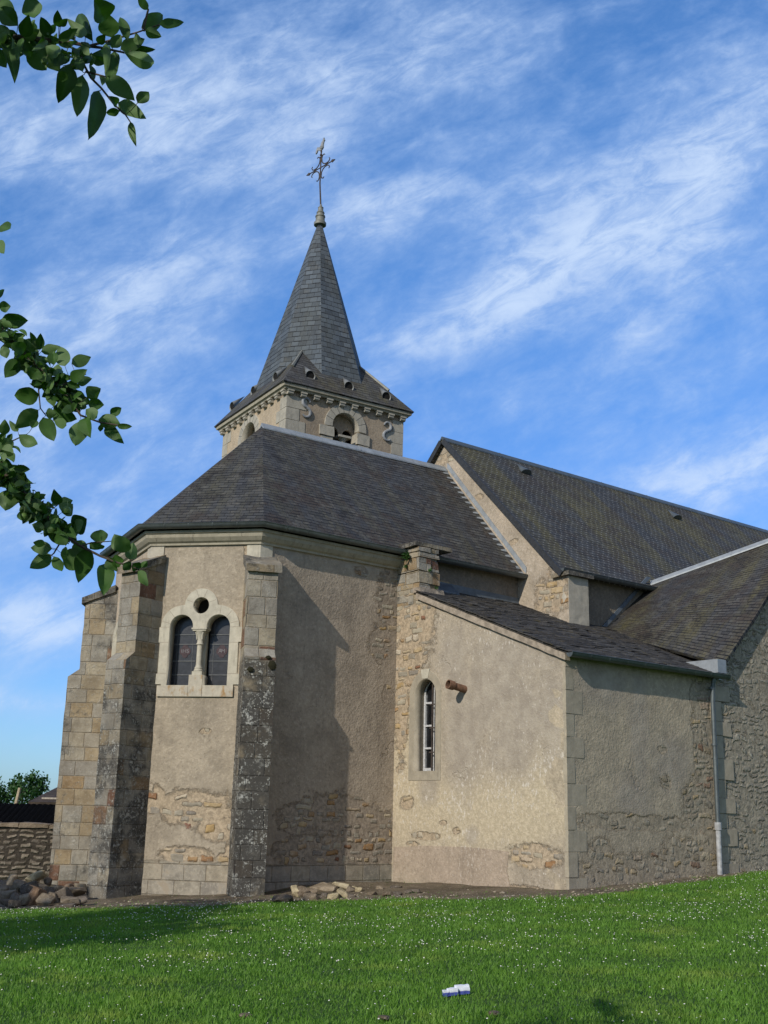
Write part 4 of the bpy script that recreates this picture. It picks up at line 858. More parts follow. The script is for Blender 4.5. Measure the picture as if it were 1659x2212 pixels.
for sg, sr in (((-1, -1), .3), ((1, -1), .5)):
    mb = MB()
    a, b = pyr(sg[0]*(1-.25), sg[1]*(1-.25), ZE+2.98*.25), pyr(sg[0]*(1-.60), sg[1]*(1-.60), ZE+2.98*.60); d = b-a; mb.tube([a+UPV*.015, b+UPV*.015], [.05, .03], 5); mb.build('hip_lead', M_FIN, spire)
top = np.array([*cS[:2], 0.]); top[0] += .004
mb = MB(); mb.lathe(top, [(.20, 18.44), (.205, 18.52), (.17, 18.56), (.155, 18.60), (.145, 18.72), (.165, 18.74), (.16, 18.78), (.125, 18.80), (.12, 18.86), (.135, 18.88), (.12, 18.92), (.09, 18.96), (.085, 19.06), (.095, 19.08), (.05, 19.12), (.03, 19.2)], 18); mb.build('finial', M_FIN, spire, smooth=True)
# wrought-iron cross with its cockerel
AX = D(136); zc = 20.56; cp = top+np.array([-.06, 0, 0]); q = lambda h, z: cp+AX*h+UPV*(zc+z)
mb = MB(); mb.tube([top+UPV*19.1, q(0, -.6), q(0, .30), q(0, .62)], [.028, .024, .022, .018], 8); mb.tube([q(-.66, 0), q(.66, 0)], .018, 8)
mb.lathe(cp, [(.018, zc+.34), (.04, zc+.38), (.02, zc+.42), (.05, zc+.46), (.035, zc+.5), (.02, zc+.54), (.035, zc+.6), (.02, zc+.66)], 10)
for sx in (-1, 1):
    mb.prism((q(0, 0), AX, UPV, np.cross(AX, UPV)), [(sx*.50, 0), (sx*.58, .055), (sx*.72, 0), (sx*.58, -.055)], -.015, .015)
    for sz in (-1, 1):
        c_ = [(.19, .41), (.15, .45), (.08, .42), (.045, .33), (.06, .20), (.12, .11), (.22, .055), (.34, .05), (.42, .09), (.45, .16), (.41, .20)]
        mb.tube([q(sx*a, sz*b) for a, b in c_], [.014, .018, .019, .02, .02, .02, .02, .02, .019, .018, .014], 6)
cross = mb.build('cross', M_IRON, church, smooth=True, weld=False)
pc = [(-.03, .0), (.05, .02), (.10, .09), (.10, .19), (.125, .29), (.17, .325), (.135, .36), (.12, .43), (.085, .40), (.06, .33), (.05, .25), (.01, .19), (-.06, .16), (-.12, .15), (-.17, .20), (-.23, .15), (-.27, .05), (-.27, -.03), (-.21, .0), (-.17, .08), (-.12, .04), (-.07, .02)]
mb = MB(); mb.prism((q(0, .64), AX, UPV, np.cross(AX, UPV)), pc, -.02, .02)
mb.lathe(q(.02, .64+.02), [(.01, 0), (.05, .03), (.07, .09), (.05, .16), (.03, .24), (.015, .3)], 8); mb.build('cockerel', M_ANCH, cross)

# ------------------------------------------------------------------ ground
def gz(x, y):
    xx = max(-14., min(14., x)); k = min(1., max(.35, y/20.))
    z = -1.37+.055*xx*k-.006*(22-min(y, 26.))-.02*max(0., min(y, 120.)-26.)
    return z + .34*math.exp(-((x+7.7)/1.9)**2-((y-23.0)/1.4)**2) + .10*math.exp(-((x+.6)/1.3)**2-((y-22.6)/.5)**2)
def on_ground(u, v):
    d = ray(u, v); y = 15.
    for _ in range(40): y = .5*y+.5*gz(d[0]*y/d[1], y)*d[1]/d[2]
    return np.array([d[0]*y/d[1], y, gz(d[0]*y/d[1], y)])
edge = [on_ground(u, v) for u, v in ((-300, 1970), (0, 1967), (100, 1965), (190, 1963), (290, 1961), (400, 1959), (520, 1955), (590, 1948), (700, 1946), (880, 1942), (1040, 1943), (1150, 1940), (1229, 1940), (1330, 1928), (1440, 1912), (1545, 1899), (1659, 1880), (1800, 1862))]
EX = [e[0] for e in edge]; EY = [e[1] for e in edge]
def edge_y(x): return float(np.interp(x, EX, EY))
def ground_mat(name, soil):
    m, n, b = material(name); p = n.pos(); a = n.noise(p, 1.2, 6, .6); f = n.noise(p, 22., 5, .7); q = n.noise(p, 6., 4, .6)
    if soil:
        c = n.mix(n.ss(a, .35, .65), (.10, .078, .052), (.175, .14, .095)); c = n.mix(n.mul(n.ss(f, .52, .66), .6), c, (.33, .28, .21)); c = n.mix(n.mul(n.ss(q, .58, .7), .8), c, (.06, .07, .02))
    else:
        c = n.mix(n.ss(q, .35, .65), (.035, .08, .012), (.06, .12, .02)); c = n.mix(n.mul(n.ss(f, .55, .7), .5), c, (.06, .07, .025))
    n.put(b.inputs['Base Color'], c); n.put(b.inputs['Normal'], n.bump(n.add(f, q), .03, 1.)); return m
M_LAWN = ground_mat('lawn_soil', False); M_SOIL = ground_mat('bare_earth', True)
xs = sorted(set([-900, -400, -180, -90, -55, -35]+list(np.arange(-24, 24.1, .6))+[35, 55, 90, 180, 400, 900])); ys_ = [-60, -30, -15, -6]+list(np.arange(-3, 30.1, .6))+[34, 40, 50, 65, 85, 120, 200, 400, 900, 1800]
bm = bmesh.new(); g = [[bm.verts.new((x, y, gz(x, y))) for x in xs] for y in ys_]
for j in range(len(ys_)-1):
    for i in range(len(xs)-1): bm.faces.new((g[j][i], g[j][i+1], g[j+1][i+1], g[j+1][i]))
me = bpy.data.meshes.new('ground'); bm.to_mesh(me); bm.free(); tag(finish('ground', me, M_LAWN, None, True), kind='structure')
bm = bmesh.new(); rows = []
for x in np.arange(-13, 12, .18):
    r_w = []
    for k in range(14):
        y = edge_y(x)-.10+mnoise.noise(Vector((x*1.7, 0, 3)))*.12+k*.28; z = gz(x, y)+.004+(0 if k == 0 else max(0., .035*mnoise.noise(Vector((x*2.2, y*2.2, 1)))+.012)); r_w.append(bm.verts.new((x, y, z)))
    rows.append(r_w)
for a, b in zip(rows, rows[1:]):
    for k in range(13): bm.faces.new((a[k], b[k], b[k+1], a[k+1]))
me = bpy.data.meshes.new('bare_earth'); bm.to_mesh(me); bm.free(); tag(finish('bare_earth', me, M_SOIL, None, True), kind='structure')

def leafy_mat(name, dark, light, back=None, trans=.25, gloss=.5, pos_scale=2., yellow=None):
    m = bpy.data.materials.new(name); m.use_nodes = True; t = m.node_tree; t.nodes.clear(); n = NT(t)
    a = t.nodes.new('ShaderNodeAttribute'); a.attribute_name = 'rnd'; rn = a.outputs['Fac']
    c = n.mix(rn, dark, light); c = n.mix(n.mul(n.noise(n.pos(), pos_scale, 3), .5), c, tuple(.55*q for q in dark))
    if yellow: c = n.mix(n.mul(n.ss(n.noise(n.pos(), .8, 5, .65), .5, .72), .55), c, yellow)
    if back: c = n.mix(t.nodes.new('ShaderNodeNewGeometry').outputs['Backfacing'], c, back)
    b = t.nodes.new('ShaderNodeBsdfPrincipled'); o = t.nodes.new('ShaderNodeOutputMaterial'); tr = t.nodes.new('ShaderNodeBsdfTranslucent'); mx_ = t.nodes.new('ShaderNodeMixShader')
    n.put(b.inputs['Base Color'], c); b.inputs['Roughness'].default_value = gloss; b.inputs['Specular IOR Level'].default_value = .35
    n.put(tr.inputs[0], n.mix(1., c, (1.1, 1.5, .5), 'MULTIPLY')); mx_.inputs[0].default_value = trans
    n.l.new(b.outputs[0], mx_.inputs[1]); n.l.new(tr.outputs[0], mx_.inputs[2]); n.l.new(mx_.outputs[0], o.inputs[0]); return m
M_GRASS = leafy_mat('grass_blade', (.095, .205, .026), (.205, .385, .055), trans=.35, gloss=.6, pos_scale=1.1, yellow=(.30, .36, .07))
def np_mesh(name, V, Fc, rnd, mat, parent=None, smooth=False, k=3):
    me = bpy.data.meshes.new(name); V = np.asarray(V, np.float32); Fc = np.asarray(Fc, np.int32)
    me.vertices.add(len(V)); me.vertices.foreach_set('co', V.ravel()); me.loops.add(Fc.size); me.loops.foreach_set('vertex_index', Fc.ravel())
    me.polygons.add(len(Fc)); me.polygons.foreach_set('loop_start', np.arange(0, Fc.size, k, dtype=np.int32)); me.polygons.foreach_set('loop_total', np.full(len(Fc), k, np.int32))
    at = me.attributes.new('rnd', 'FLOAT', 'POINT'); at.data.foreach_set('value', np.asarray(rnd, np.float32)); me.update(calc_edges=True)
    return finish(name, me, mat, parent, smooth)
NB = 470000
yy = 6.5+(RNG.random(NB)**1.25)*17.5; xx = (RNG.random(NB)*2-1)*(.40*yy+4.2)
ed = np.interp(xx, EX, EY)+.06*np.sin(xx*7)+RNG.normal(0, .05, NB)
keep = (yy < ed) | ((yy < ed+RNG.exponential(.5, NB)) & (RNG.random(NB) < .30)); xx, yy = xx[keep], yy[keep]; zz = np.array([gz(x, y) for x, y in zip(xx, yy)]); n_ = len(xx)
tuft = np.array([mnoise.noise(Vector((x*1.3, y*1.3, 0))) for x, y in zip(xx, yy)]); hgt = (.027+.022*RNG.random(n_))*(1+.55*tuft)
th = RNG.random(n_)*6.283; wd = .0035+.0035*RNG.random(n_)+.0002*yy; ln = RNG.random(n_)*.9; la = RNG.random(n_)*6.283
b0 = np.stack([xx, yy, zz-.005], 1); sd = np.stack([np.cos(th)*wd, np.sin(th)*wd, 0*th], 1); tp = b0+np.stack([np.cos(la)*ln*hgt, np.sin(la)*ln*hgt, hgt], 1)
V = np.empty((n_*3, 3)); V[0::3] = b0-sd; V[1::3] = b0+sd; V[2::3] = tp
tag(np_mesh('grass', V, np.arange(n_*3).reshape(-1, 3), np.repeat(np.clip(RNG.random(n_)*.8+tuft*.4, 0, 1), 3), M_GRASS), 'short green lawn grass sloping in front of the church', 'grass', kind='stuff')
# daisies
m, n, b = material('daisy_petal'); at = n.t.nodes.new('ShaderNodeAttribute'); at.attribute_name = 'rnd'
n.put(b.inputs['Base Color'], n.mix(n.ss(at.outputs['Fac'], .55, .75), (.62, .62, .58), (.50, .34, .05))); M_DAISY = m
def daisy_arrays(r):
    k = 8; v = [(0, 0, .004)]+[(.38*r*math.cos(2*math.pi*a/k), .38*r*math.sin(2*math.pi*a/k), .003) for a in range(k)]+[(r*math.cos(2*math.pi*a/k), r*math.sin(2*math.pi*a/k), 0.) for a in range(k)]
    f = [(0, 1+a, 1+(a+1) % k) for a in range(k)]
    for a in range(k): b_ = (a+1) % k; f += [(1+a, 1+k+a, 1+k+b_), (1+a, 1+k+b_, 1+b_)]
    return np.array(v), np.array(f), np.array([1.]+[.55]*k+[.2]*k)
pts = []
while len(pts) < 2600:
    y = 7.4+random.random()**.8*16; x = (random.random()*2-1)*(.36*y+.3)
    if y > edge_y(x)-.02: continue
    d = mnoise.noise(Vector((x*.55, y*.55, 9)))+.6*mnoise.noise(Vector((x*2.1, y*2.1, 4)))+(.18 if y > 11 else -.28)
    if random.random() < .10+.9*max(0, d): pts.append((x, y))
pts.sort(key=lambda q: math.hypot(*q))
dv, df, dr = daisy_arrays(.0068)
proto = np_mesh('daisy', dv, df, dr, M_DAISY); first = True
for x, y in pts[:300]:
    o = proto if first else proto.copy()
    if not first: C.objects.link(o)
    first = False; o.location = (x, y, gz(x, y)+.045+.02*random.random()); o.rotation_euler = (random.uniform(-.1, .7), random.uniform(-.4, .4), random.random()*6); s_ = random.uniform(.7, 1.15); o.scale = (s_,)*3
    tag(o, 'small white daisy open in the near part of the lawn', 'daisy', 'daisies in the near lawn')
VV, FF, RR = [], [], []
for k, (x, y) in enumerate(pts[300:]):
    a = Matrix.Rotation(random.uniform(.0, .9), 3, 'X') @ Matrix.Rotation(random.uniform(-.4, .4), 3, 'Y'); s_ = random.uniform(.75, 1.25)
    VV.append(dv*s_ @ np.array(a).T+np.array([x, y, gz(x, y)+.05+.02*random.random()])); FF.append(df+k*len(dv)); RR.append(dr)
tag(np_mesh('daisies', np.concatenate(VV), np.concatenate(FF), np.concatenate(RR), M_DAISY), 'white daisies scattered through the farther part of the lawn', 'daisies', kind='stuff')

# ------------------------------------------------------------------ loose stones
ROCKS = [(0., (.17, .13, .09)), (.35, (.28, .22, .15)), (.6, (.20, .165, .125)), (.85, (.37, .295, .20)), (1., (.29, .18, .11))]
M_ROCK = rock('rubble_stone', ROCKS); M_ROCKD = rock('dark_rubble_stone', [(0., (.10, .082, .065)), (1., (.17, .14, .11))]); M_ROCKY = rock('pale_yellow_stone', [(0., (.46, .38, .23)), (1., (.50, .43, .29))])
def stone(u, v, w, h, y, mat, label, group, tilt=0., dx=.0):
    c = at_y(u, v, y); sx, sz = w*y/F/2, h*y/F/2; sy = (sx+sz)*.55; rnd = random.Random(int(u*13+v*7))
    bm = bmesh.new()
    for _ in range(22):
        p = Vector((rnd.uniform(-1, 1), rnd.uniform(-1, 1), rnd.uniform(-1, 1))); p = p/max(abs(p.x), abs(p.y), abs(p.z)); p = Vector((p.x*rnd.uniform(.7, 1), p.y*rnd.uniform(.7, 1), p.z*rnd.uniform(.7, 1)))
        bm.verts.new((p.x*sx, p.y*sy, p.z*sz))
    bmesh.ops.convex_hull(bm, input=bm.verts); bmesh.ops.delete(bm, geom=[q for q in bm.verts if not q.link_faces], context='VERTS')
    bmesh.ops.bevel(bm, geom=bm.edges[:], offset=min(sx, sz)*.09, segments=1, affect='EDGES'); bmesh.ops.triangulate(bm, faces=bm.faces[:])
    for q in bm.verts: q.co += mnoise.noise_vector(q.co*9+Vector((1, 1, 1))*float(c[0]))*min(sx, sz)*.10
    me = bpy.data.meshes.new('rubble_stone'); bm.to_mesh(me); bm.free(); o = finish('rubble_stone', me, mat)
    o.location = c; o.rotation_euler = (rnd.uniform(-.15, .15), tilt, rnd.uniform(-.3, .3)); return tag(o, label, 'stone', group)
GL = 'stones heaped at the foot of the boundary wall'; LL_ = 'broken brown rubble stone in the heap below the boundary wall'
z3 = lambda x, y: (x/5.53/1.0271, (1650+y/5.53)/1.0271)
for x, y, w, h, dep, mt, lb, tl in [(140, 1700, 110, 190, 22.6, M_ROCK, 'upright grey-brown stone standing at the back of the heap', .05), (430, 1645, 230, 95, 22.4, M_ROCKY, 'long pale yellow stone lying tilted on top of the heap', -.55), (250, 1740, 170, 120, 22.0, M_ROCK, LL_, .2), (360, 1780, 190, 150, 21.6, M_ROCKD, LL_, -.2),
        (40, 1795, 110, 80, 21.9, M_ROCK, LL_, 0), (90, 1860, 220, 120, 21.3, M_ROCK, 'large pale rounded stone low at the left end of the heap', -.1), (440, 1890, 150, 230, 20.7, M_ROCK, 'flat tan slab leaning at the front of the heap', .45), (600, 1830, 170, 140, 21.4, M_ROCKD, LL_, .1), (700, 1820, 140, 130, 21.6, M_ROCK, LL_, -.3),
        (560, 1935, 210, 150, 20.5, M_ROCK, LL_, .1), (790, 1850, 160, 150, 20.9, M_ROCKD, LL_, -.5), (930, 1820, 220, 130, 21.3, M_ROCK, LL_, .1), (990, 1765, 130, 90, 21.8, M_ROCK, LL_, 0), (220, 1910, 170, 120, 20.8, M_ROCKD, LL_, .2), (310, 1915, 150, 120, 20.6, M_ROCK, LL_, -.2),
        (760, 1995, 290, 75, 20.0, M_ROCKD, 'long flat dark stone at the grass edge of the heap', 0), (870, 1935, 220, 110, 20.3, M_ROCK, LL_, .1), (990, 1930, 180, 110, 20.4, M_ROCKD, LL_, 0), (60, 1955, 170, 100, 20.5, M_ROCKD, LL_, .1), (190, 1970, 170, 90, 20.2, M_ROCKD, LL_, 0), (590, 1690, 80, 80, 22.6, M_ROCK, LL_, .3),
        (500, 1590, 80, 90, 23.0, M_ROCKY, 'small yellow stone perched behind the long pale one', .2), (650, 1900, 160, 120, 20.8, M_ROCK, LL_, .2), (-60, 1900, 160, 130, 21.2, M_ROCK, LL_, 0), (-70, 1800, 150, 120, 22., M_ROCKD, LL_, .2), (520, 1780, 120, 100, 22.0, M_ROCK, LL_, .2), (830, 1770, 150, 90, 22.0, M_ROCK, LL_, -.1)]:
    u, v = z3(x, y); stone(u, v, w/5.53/1.0271*1.12, h/5.53/1.0271*1.12, dep, mt, lb, GL, tl)
GR = 'stones lying along the foot of the shaded chancel wall'; LR_ = 'small rubble stone lying on bare earth below the shaded chancel wall'
z5 = lambda x, y: ((580+x/3.95)/1.0271, (1850+y/3.95)/1.0271)
for x, y, w, h, dep, mt, lb, tl in [(308, 505, 80, 120, 22.0, M_ROCKY, 'pale yellow stone standing upright beside the dark buttress', -.25), (360, 510, 100, 105, 21.9, M_ROCK, LR_, 0), (425, 515, 110, 70, 21.8, M_ROCK, LR_, .1), (550, 475, 220, 90, 22.3, M_ROCK, 'broad grey-brown stone at the back of the shaded row', 0), (695, 465, 150, 70, 22.3, M_ROCKY, LR_, .1),
        (190, 570, 195, 75, 21.4, M_ROCKD, 'long flat slab at the foot of the dark buttress', 0), (430, 558, 160, 62, 21.5, M_ROCK, LR_, 0), (550, 545, 75, 60, 21.5, M_ROCKD, LR_, 0), (625, 550, 105, 58, 21.5, M_ROCKY, LR_, 0), (720, 535, 150, 65, 21.7, M_ROCKY, LR_, .45), (792, 548, 70, 46, 21.5, M_ROCKD, LR_, 0),
        (785, 490, 70, 60, 22.0, M_ROCK, LR_, .5), (850, 495, 70, 50, 22.1, M_ROCKY, LR_, 0), (975, 528, 100, 42, 21.8, M_ROCK, LR_, 0), (1110, 532, 100, 46, 21.8, M_ROCK, LR_, 0), (1190, 530, 90, 50, 21.9, M_ROCKD, LR_, 0), (1320, 505, 140, 42, 21.9, M_ROCKD, 'flat dark stone lying below the lit annex wall', 0), (1180, 468, 100, 26, 22.4, M_ROCKD, LR_, 0), (1040, 475, 70, 40, 22.4, M_ROCK, LR_, 0)]:
    u, v = z5(x, y); dep = min(dep, on_ground(u, v+h/3.95/1.0271*.42)[1]); stone(u, v, w/3.95/1.0271*1.1, h/3.95/1.0271*1.1, dep, mt, lb, GR, tl)

VV, FF, RR, nn = [], [], [], 0
ico = bmesh.new(); bmesh.ops.create_icosphere(ico, subdivisions=1, radius=1.); iv = np.array([v.co[:] for v in ico.verts]); if_ = np.array([[v.index for v in f.verts] for f in ico.faces]); ico.free()
for _ in range(900):
    x = random.uniform(-9, 8.5); y = edge_y(x)+abs(random.gauss(0, .8))-.05; z_ = gz(x, y)+.012
    r_ = random.uniform(.008, .035)*(1.6 if random.random() < .06 else 1.); q_ = iv*(np.array([r_, r_*random.uniform(.6, 1), r_*random.uniform(.35, .7)]))*(1+RNG.normal(0, .16, (len(iv), 1)))
    th_ = random.random()*6.28; q_ = q_ @ np.array([[math.cos(th_), math.sin(th_), 0], [-math.sin(th_), math.cos(th_), 0], [0, 0, 1]]); VV.append(q_+np.array([x, y, z_])); FF.append(if_+nn); RR.append([0.]*len(iv)); nn += len(iv)
m, n, b = material('gravel'); n.put(b.inputs['Base Color'], n.ramp(n.noise(n.pos(), 9., 2), [(.3, (.12, .10, .075)), (.5, (.26, .215, .16)), (.62, (.42, .36, .27)), (.75, (.22, .15, .10))]))
tag(np_mesh('gravel', np.concatenate(VV), np.concatenate(FF), np.concatenate(RR), m), 'small stone chips scattered on the bare earth along the walls', 'gravel', kind='stuff')

# ------------------------------------------------------------------ boundary wall, shed, house, post
M_DRY = wall_render('dry_stone', stone=lambda n, u, v, j: n.ss(v, 5., 4.), rub=(.30, .11), keep=.97, mortar=(.055, .045, .035), pebble=2.2, stonecols=[(0., (.13, .11, .09)), (.5, (.19, .16, .125)), (.85, (.24, .205, .16)), (1., (.30, .25, .19))])
bw = empty('stone_wall', (-10, 27, -2), 'low brown dry-stone boundary wall running behind the left buttress', 'wall')
fr = frame((-16, 27, 0), 90); mb = MB(); mb.box(fr, 0, 10.4, -2.6, -.50, -.5, 0); mb.build('wall', M_DRY, bw, sub=.14, amp=.03, nscale=5.)
mb = MB(); x = 0.
while x < 10.3: w_ = random.uniform(.35, .8); rough_box(mb, fr, x, x+w_-.01, -.51, -.41+random.uniform(-.03, .03), -.55, .05, .02); x += w_
mb.build('coping', rock('coping_stone', [(0., (.22, .17, .12)), (1., (.27, .21, .15))]), bw, sub=.12, amp=.02, nscale=7.)
sh = empty('shed', (-12, 34, -2.2), 'low shed with a black corrugated roof behind the stone wall', 'shed')
bm = bmesh.new(); NX = 260; r0_, r1_ = [], []
for k in range(NX+1):
    x = -20+15.*k/NX; w_ = .028*abs(math.sin(math.pi*(x)/.17)); r0_.append(bm.verts.new((x, 33., -.82+w_))); r1_.append(bm.verts.new((x, 35.2, -.005+w_)))
for k in range(NX): bm.faces.new((r0_[k], r0_[k+1], r1_[k+1], r1_[k]))
bmesh.ops.solidify(bm, geom=bm.faces[:], thickness=.02); me = bpy.data.meshes.new('roof'); bm.to_mesh(me); bm.free()
finish('roof', me, flat('black_bitumen_sheet', (.006, .006, .007), .95, .3, spec=.05), sh)
mb = MB(); mb.box(frame((-19.8, 33.2, 0), 90), 0, 14.6, -2.6, -.85, -2.0, 0); mb.build('wall', flat('tarred_boards', (.02, .018, .016), .9), sh)
hs = empty('house', (-11.5, 52, -2), 'distant house with a brown roof half hidden by the left buttress', 'house')
fr = frame((-14.3, 50, 0), 90); mb = MB(); mb.box(fr, 0, 6, -2.8, .30, -5, 0); mb.build('wall', flat('house_render', (.40, .35, .28), .9), hs)
e_ = lambda x, y, z: np.array([x, y, z]); roof('roof', [[e_(-14.75, 49.6, .1), e_(-7.8, 49.6, .1), e_(-9.3, 52.5, 1.05), e_(-13.85, 52.5, 1.05)], [e_(-14.75, 55.4, .1), e_(-14.75, 49.6, .1), e_(-13.85, 52.5, 1.05)], [e_(-7.8, 55.4, .1), e_(-14.75, 55.4, .1), e_(-13.85, 52.5, 1.05), e_(-9.3, 52.5, 1.05)], [e_(-7.8, 49.6, .1), e_(-7.8, 55.4, .1), e_(-9.3, 52.5, 1.05)]], slate('brown_tile', .22, .2, (.06, .042, .034), .2, .2, .1), hs, .1, .8, .02)
b_ = at_y(34, 1740, 36.); t_ = at_y(43, 1702, 36.); mb = MB(); mb.tube([b_-np.array([.2, 0, 1.8]), b_, t_], [.07, .06, .05], 7); tag(mb.build('wooden_post', flat('weathered_wood', (.42, .34, .22), .8)), 'pale leaning wooden post sticking up behind the shed roof', 'post')

# ------------------------------------------------------------------ trees
M_BARK = flat('bark', (.10, .08, .06), .95, .5, scale=18., bump=.03)
M_APPLE = leafy_mat('apple_leaf', (.022, .066, .010), (.060, .145, .022), back=(.085, .155, .045), trans=.22, gloss=.6, pos_scale=9.)
M_FAR = leafy_mat('distant_leaf', (.025, .075, .020), (.06, .15, .035), trans=.25, gloss=.6)
M_FRUIT = flat('green_apple', (.11, .19, .045), .45, .25, scale=20., bump=.001)
class Leaves:
    def __init__(s): s.V, s.F, s.R, s.n = [], [], [], 0
    def add(s, b, t, w, nrm, curl=.15, fold=.25, r=None):
        b, t = np.array(b, float), np.array(t, float); ax = t-b; L = np.linalg.norm(ax)+1e-9; ax = ax/L; nrm = nrm-ax*(nrm@ax); nrm = nrm/(np.linalg.norm(nrm)+1e-9); sd = np.cross(ax, nrm); v = []; ph = random.random()*6
        for i in range(9):
            a = i/8; ww = w/2*(math.sin(math.pi*min(1., a**.78))**.85)*(1-.12*a)+(.0008 if i < 8 else 0)
            for j in (-1, -.5, 0, .5, 1):
                ser = 1+(.05*math.sin(i*5.1+j*9+ph) if abs(j) == 1 else 0)
                v.append(b+ax*L*a+sd*ww*j*ser+nrm*(curl*L*(a*(1-a)*1.4-.25*a*a)+fold*ww*abs(j)+.03*w*math.sin(a*11+ph+j*2)))
        f = [(s.n+i*5+j, s.n+i*5+j+1, s.n+i*5+j+6, s.n+i*5+j+5) for i in range(8) for j in range(4)]
        s.V += v; s.F += f; rr_ = random.random() if r is None else r; s.R += [rr_, rr_, min(1.3, rr_+.45), rr_, rr_]*9; s.n += 45
    def quad(s, c, nrm, up, w, h):
        sd = np.cross(up, nrm); sd /= np.linalg.norm(sd)+1e-9; s.V += [c-up*h*.5, c+sd*w*.5, c+up*h*.5, c-sd*w*.5]; s.F.append((s.n, s.n+1, s.n+2, s.n+3)); s.R += [random.random()]*4; s.n += 4
    def build(s, name, mat, parent, smooth=True): return np_mesh(name, s.V, s.F, s.R, mat, parent, smooth, 4)
def rvec(): v = np.array([random.gauss(0, 1) for _ in range(3)]); return v/np.linalg.norm(v)
def small_tree(name, base, ch, cr, cz, n_leaf, lsize, label, cat, group=None, seed=1, mat=None, trunk_r=.09, crown_shape=1.):
    random.seed(seed); root = empty(name, base, label, cat, group); b = np.array(base, float); mb = MB(); lf = Leaves()
    topz = np.array([b[0], b[1], cz+cr*crown_shape*.5]); mb.tube([b-UPV*.1, b*.5+topz*.5+np.array([random.uniform(-.1, .1), 0, 0])*cr, topz], [trunk_r, trunk_r*.7, trunk_r*.25], 8)
    limbs = []
    for k in range(16):
        d = rvec(); d[2] = abs(d[2])*.9+.05; a = b+(topz-b)*random.uniform(.35, .95); tip = np.array([b[0], b[1], cz])+d*np.array([cr, cr, cr*crown_shape])*random.uniform(.65, 1.05); mid = a*.5+tip*.5+rvec()*cr*.08
        mb.tube([a, mid, tip], [trunk_r*.4, trunk_r*.22, trunk_r*.08], 6); limbs.append((a, mid, tip))
    mb.build('trunk', M_BARK, root, smooth=True)
    for _ in range(n_leaf):
        a, m_, t_ = random.choice(limbs); q = random.random()**.6; c = (a*(1-q)**2+2*m_*q*(1-q)+t_*q*q)+rvec()*cr*random.uniform(.02, .26)*(1.2 if q > .6 else .8)
        if q < .25: continue
        lf.quad(c, rvec()+UPV*.5, rvec(), lsize*random.uniform(.5, .9), lsize*random.uniform(.8, 1.4))
    lf.build('crown', mat or M_FAR, root, False); random.seed(seed+5); return root
small_tree('tree', (-18.1, 60, -2.6), 0, 1.25, .55, 2600, .16, 'small leafy tree with a pointed top behind the black shed', 'tree', 'trees beyond the shed', 3, crown_shape=1.05)
small_tree('tree', (-19.75, 60, -2.6), 0, .95, .2, 1600, .15, 'bushy tree cut off by the left edge of the photo', 'tree', 'trees beyond the shed', 4, crown_shape=1.2)
# a tree outside the picture whose shade lies on the grass and the foot of the apse
small_tree('tree', (-10.3, 8.3, gz(-10.3, 8.3)), 0, 3.1, 2.7, 5200, .30, 'broad low tree on the lawn left of the church front', 'tree', None, 11, trunk_r=.2, crown_shape=1.1)
small_tree('tree', (-15.6, 10.6, gz(-14, 10.6)), 0, 3.2, 4.4, 5200, .30, 'taller tree on the lawn beyond the broad low one', 'tree', None, 12, trunk_r=.22, crown_shape=1.05)

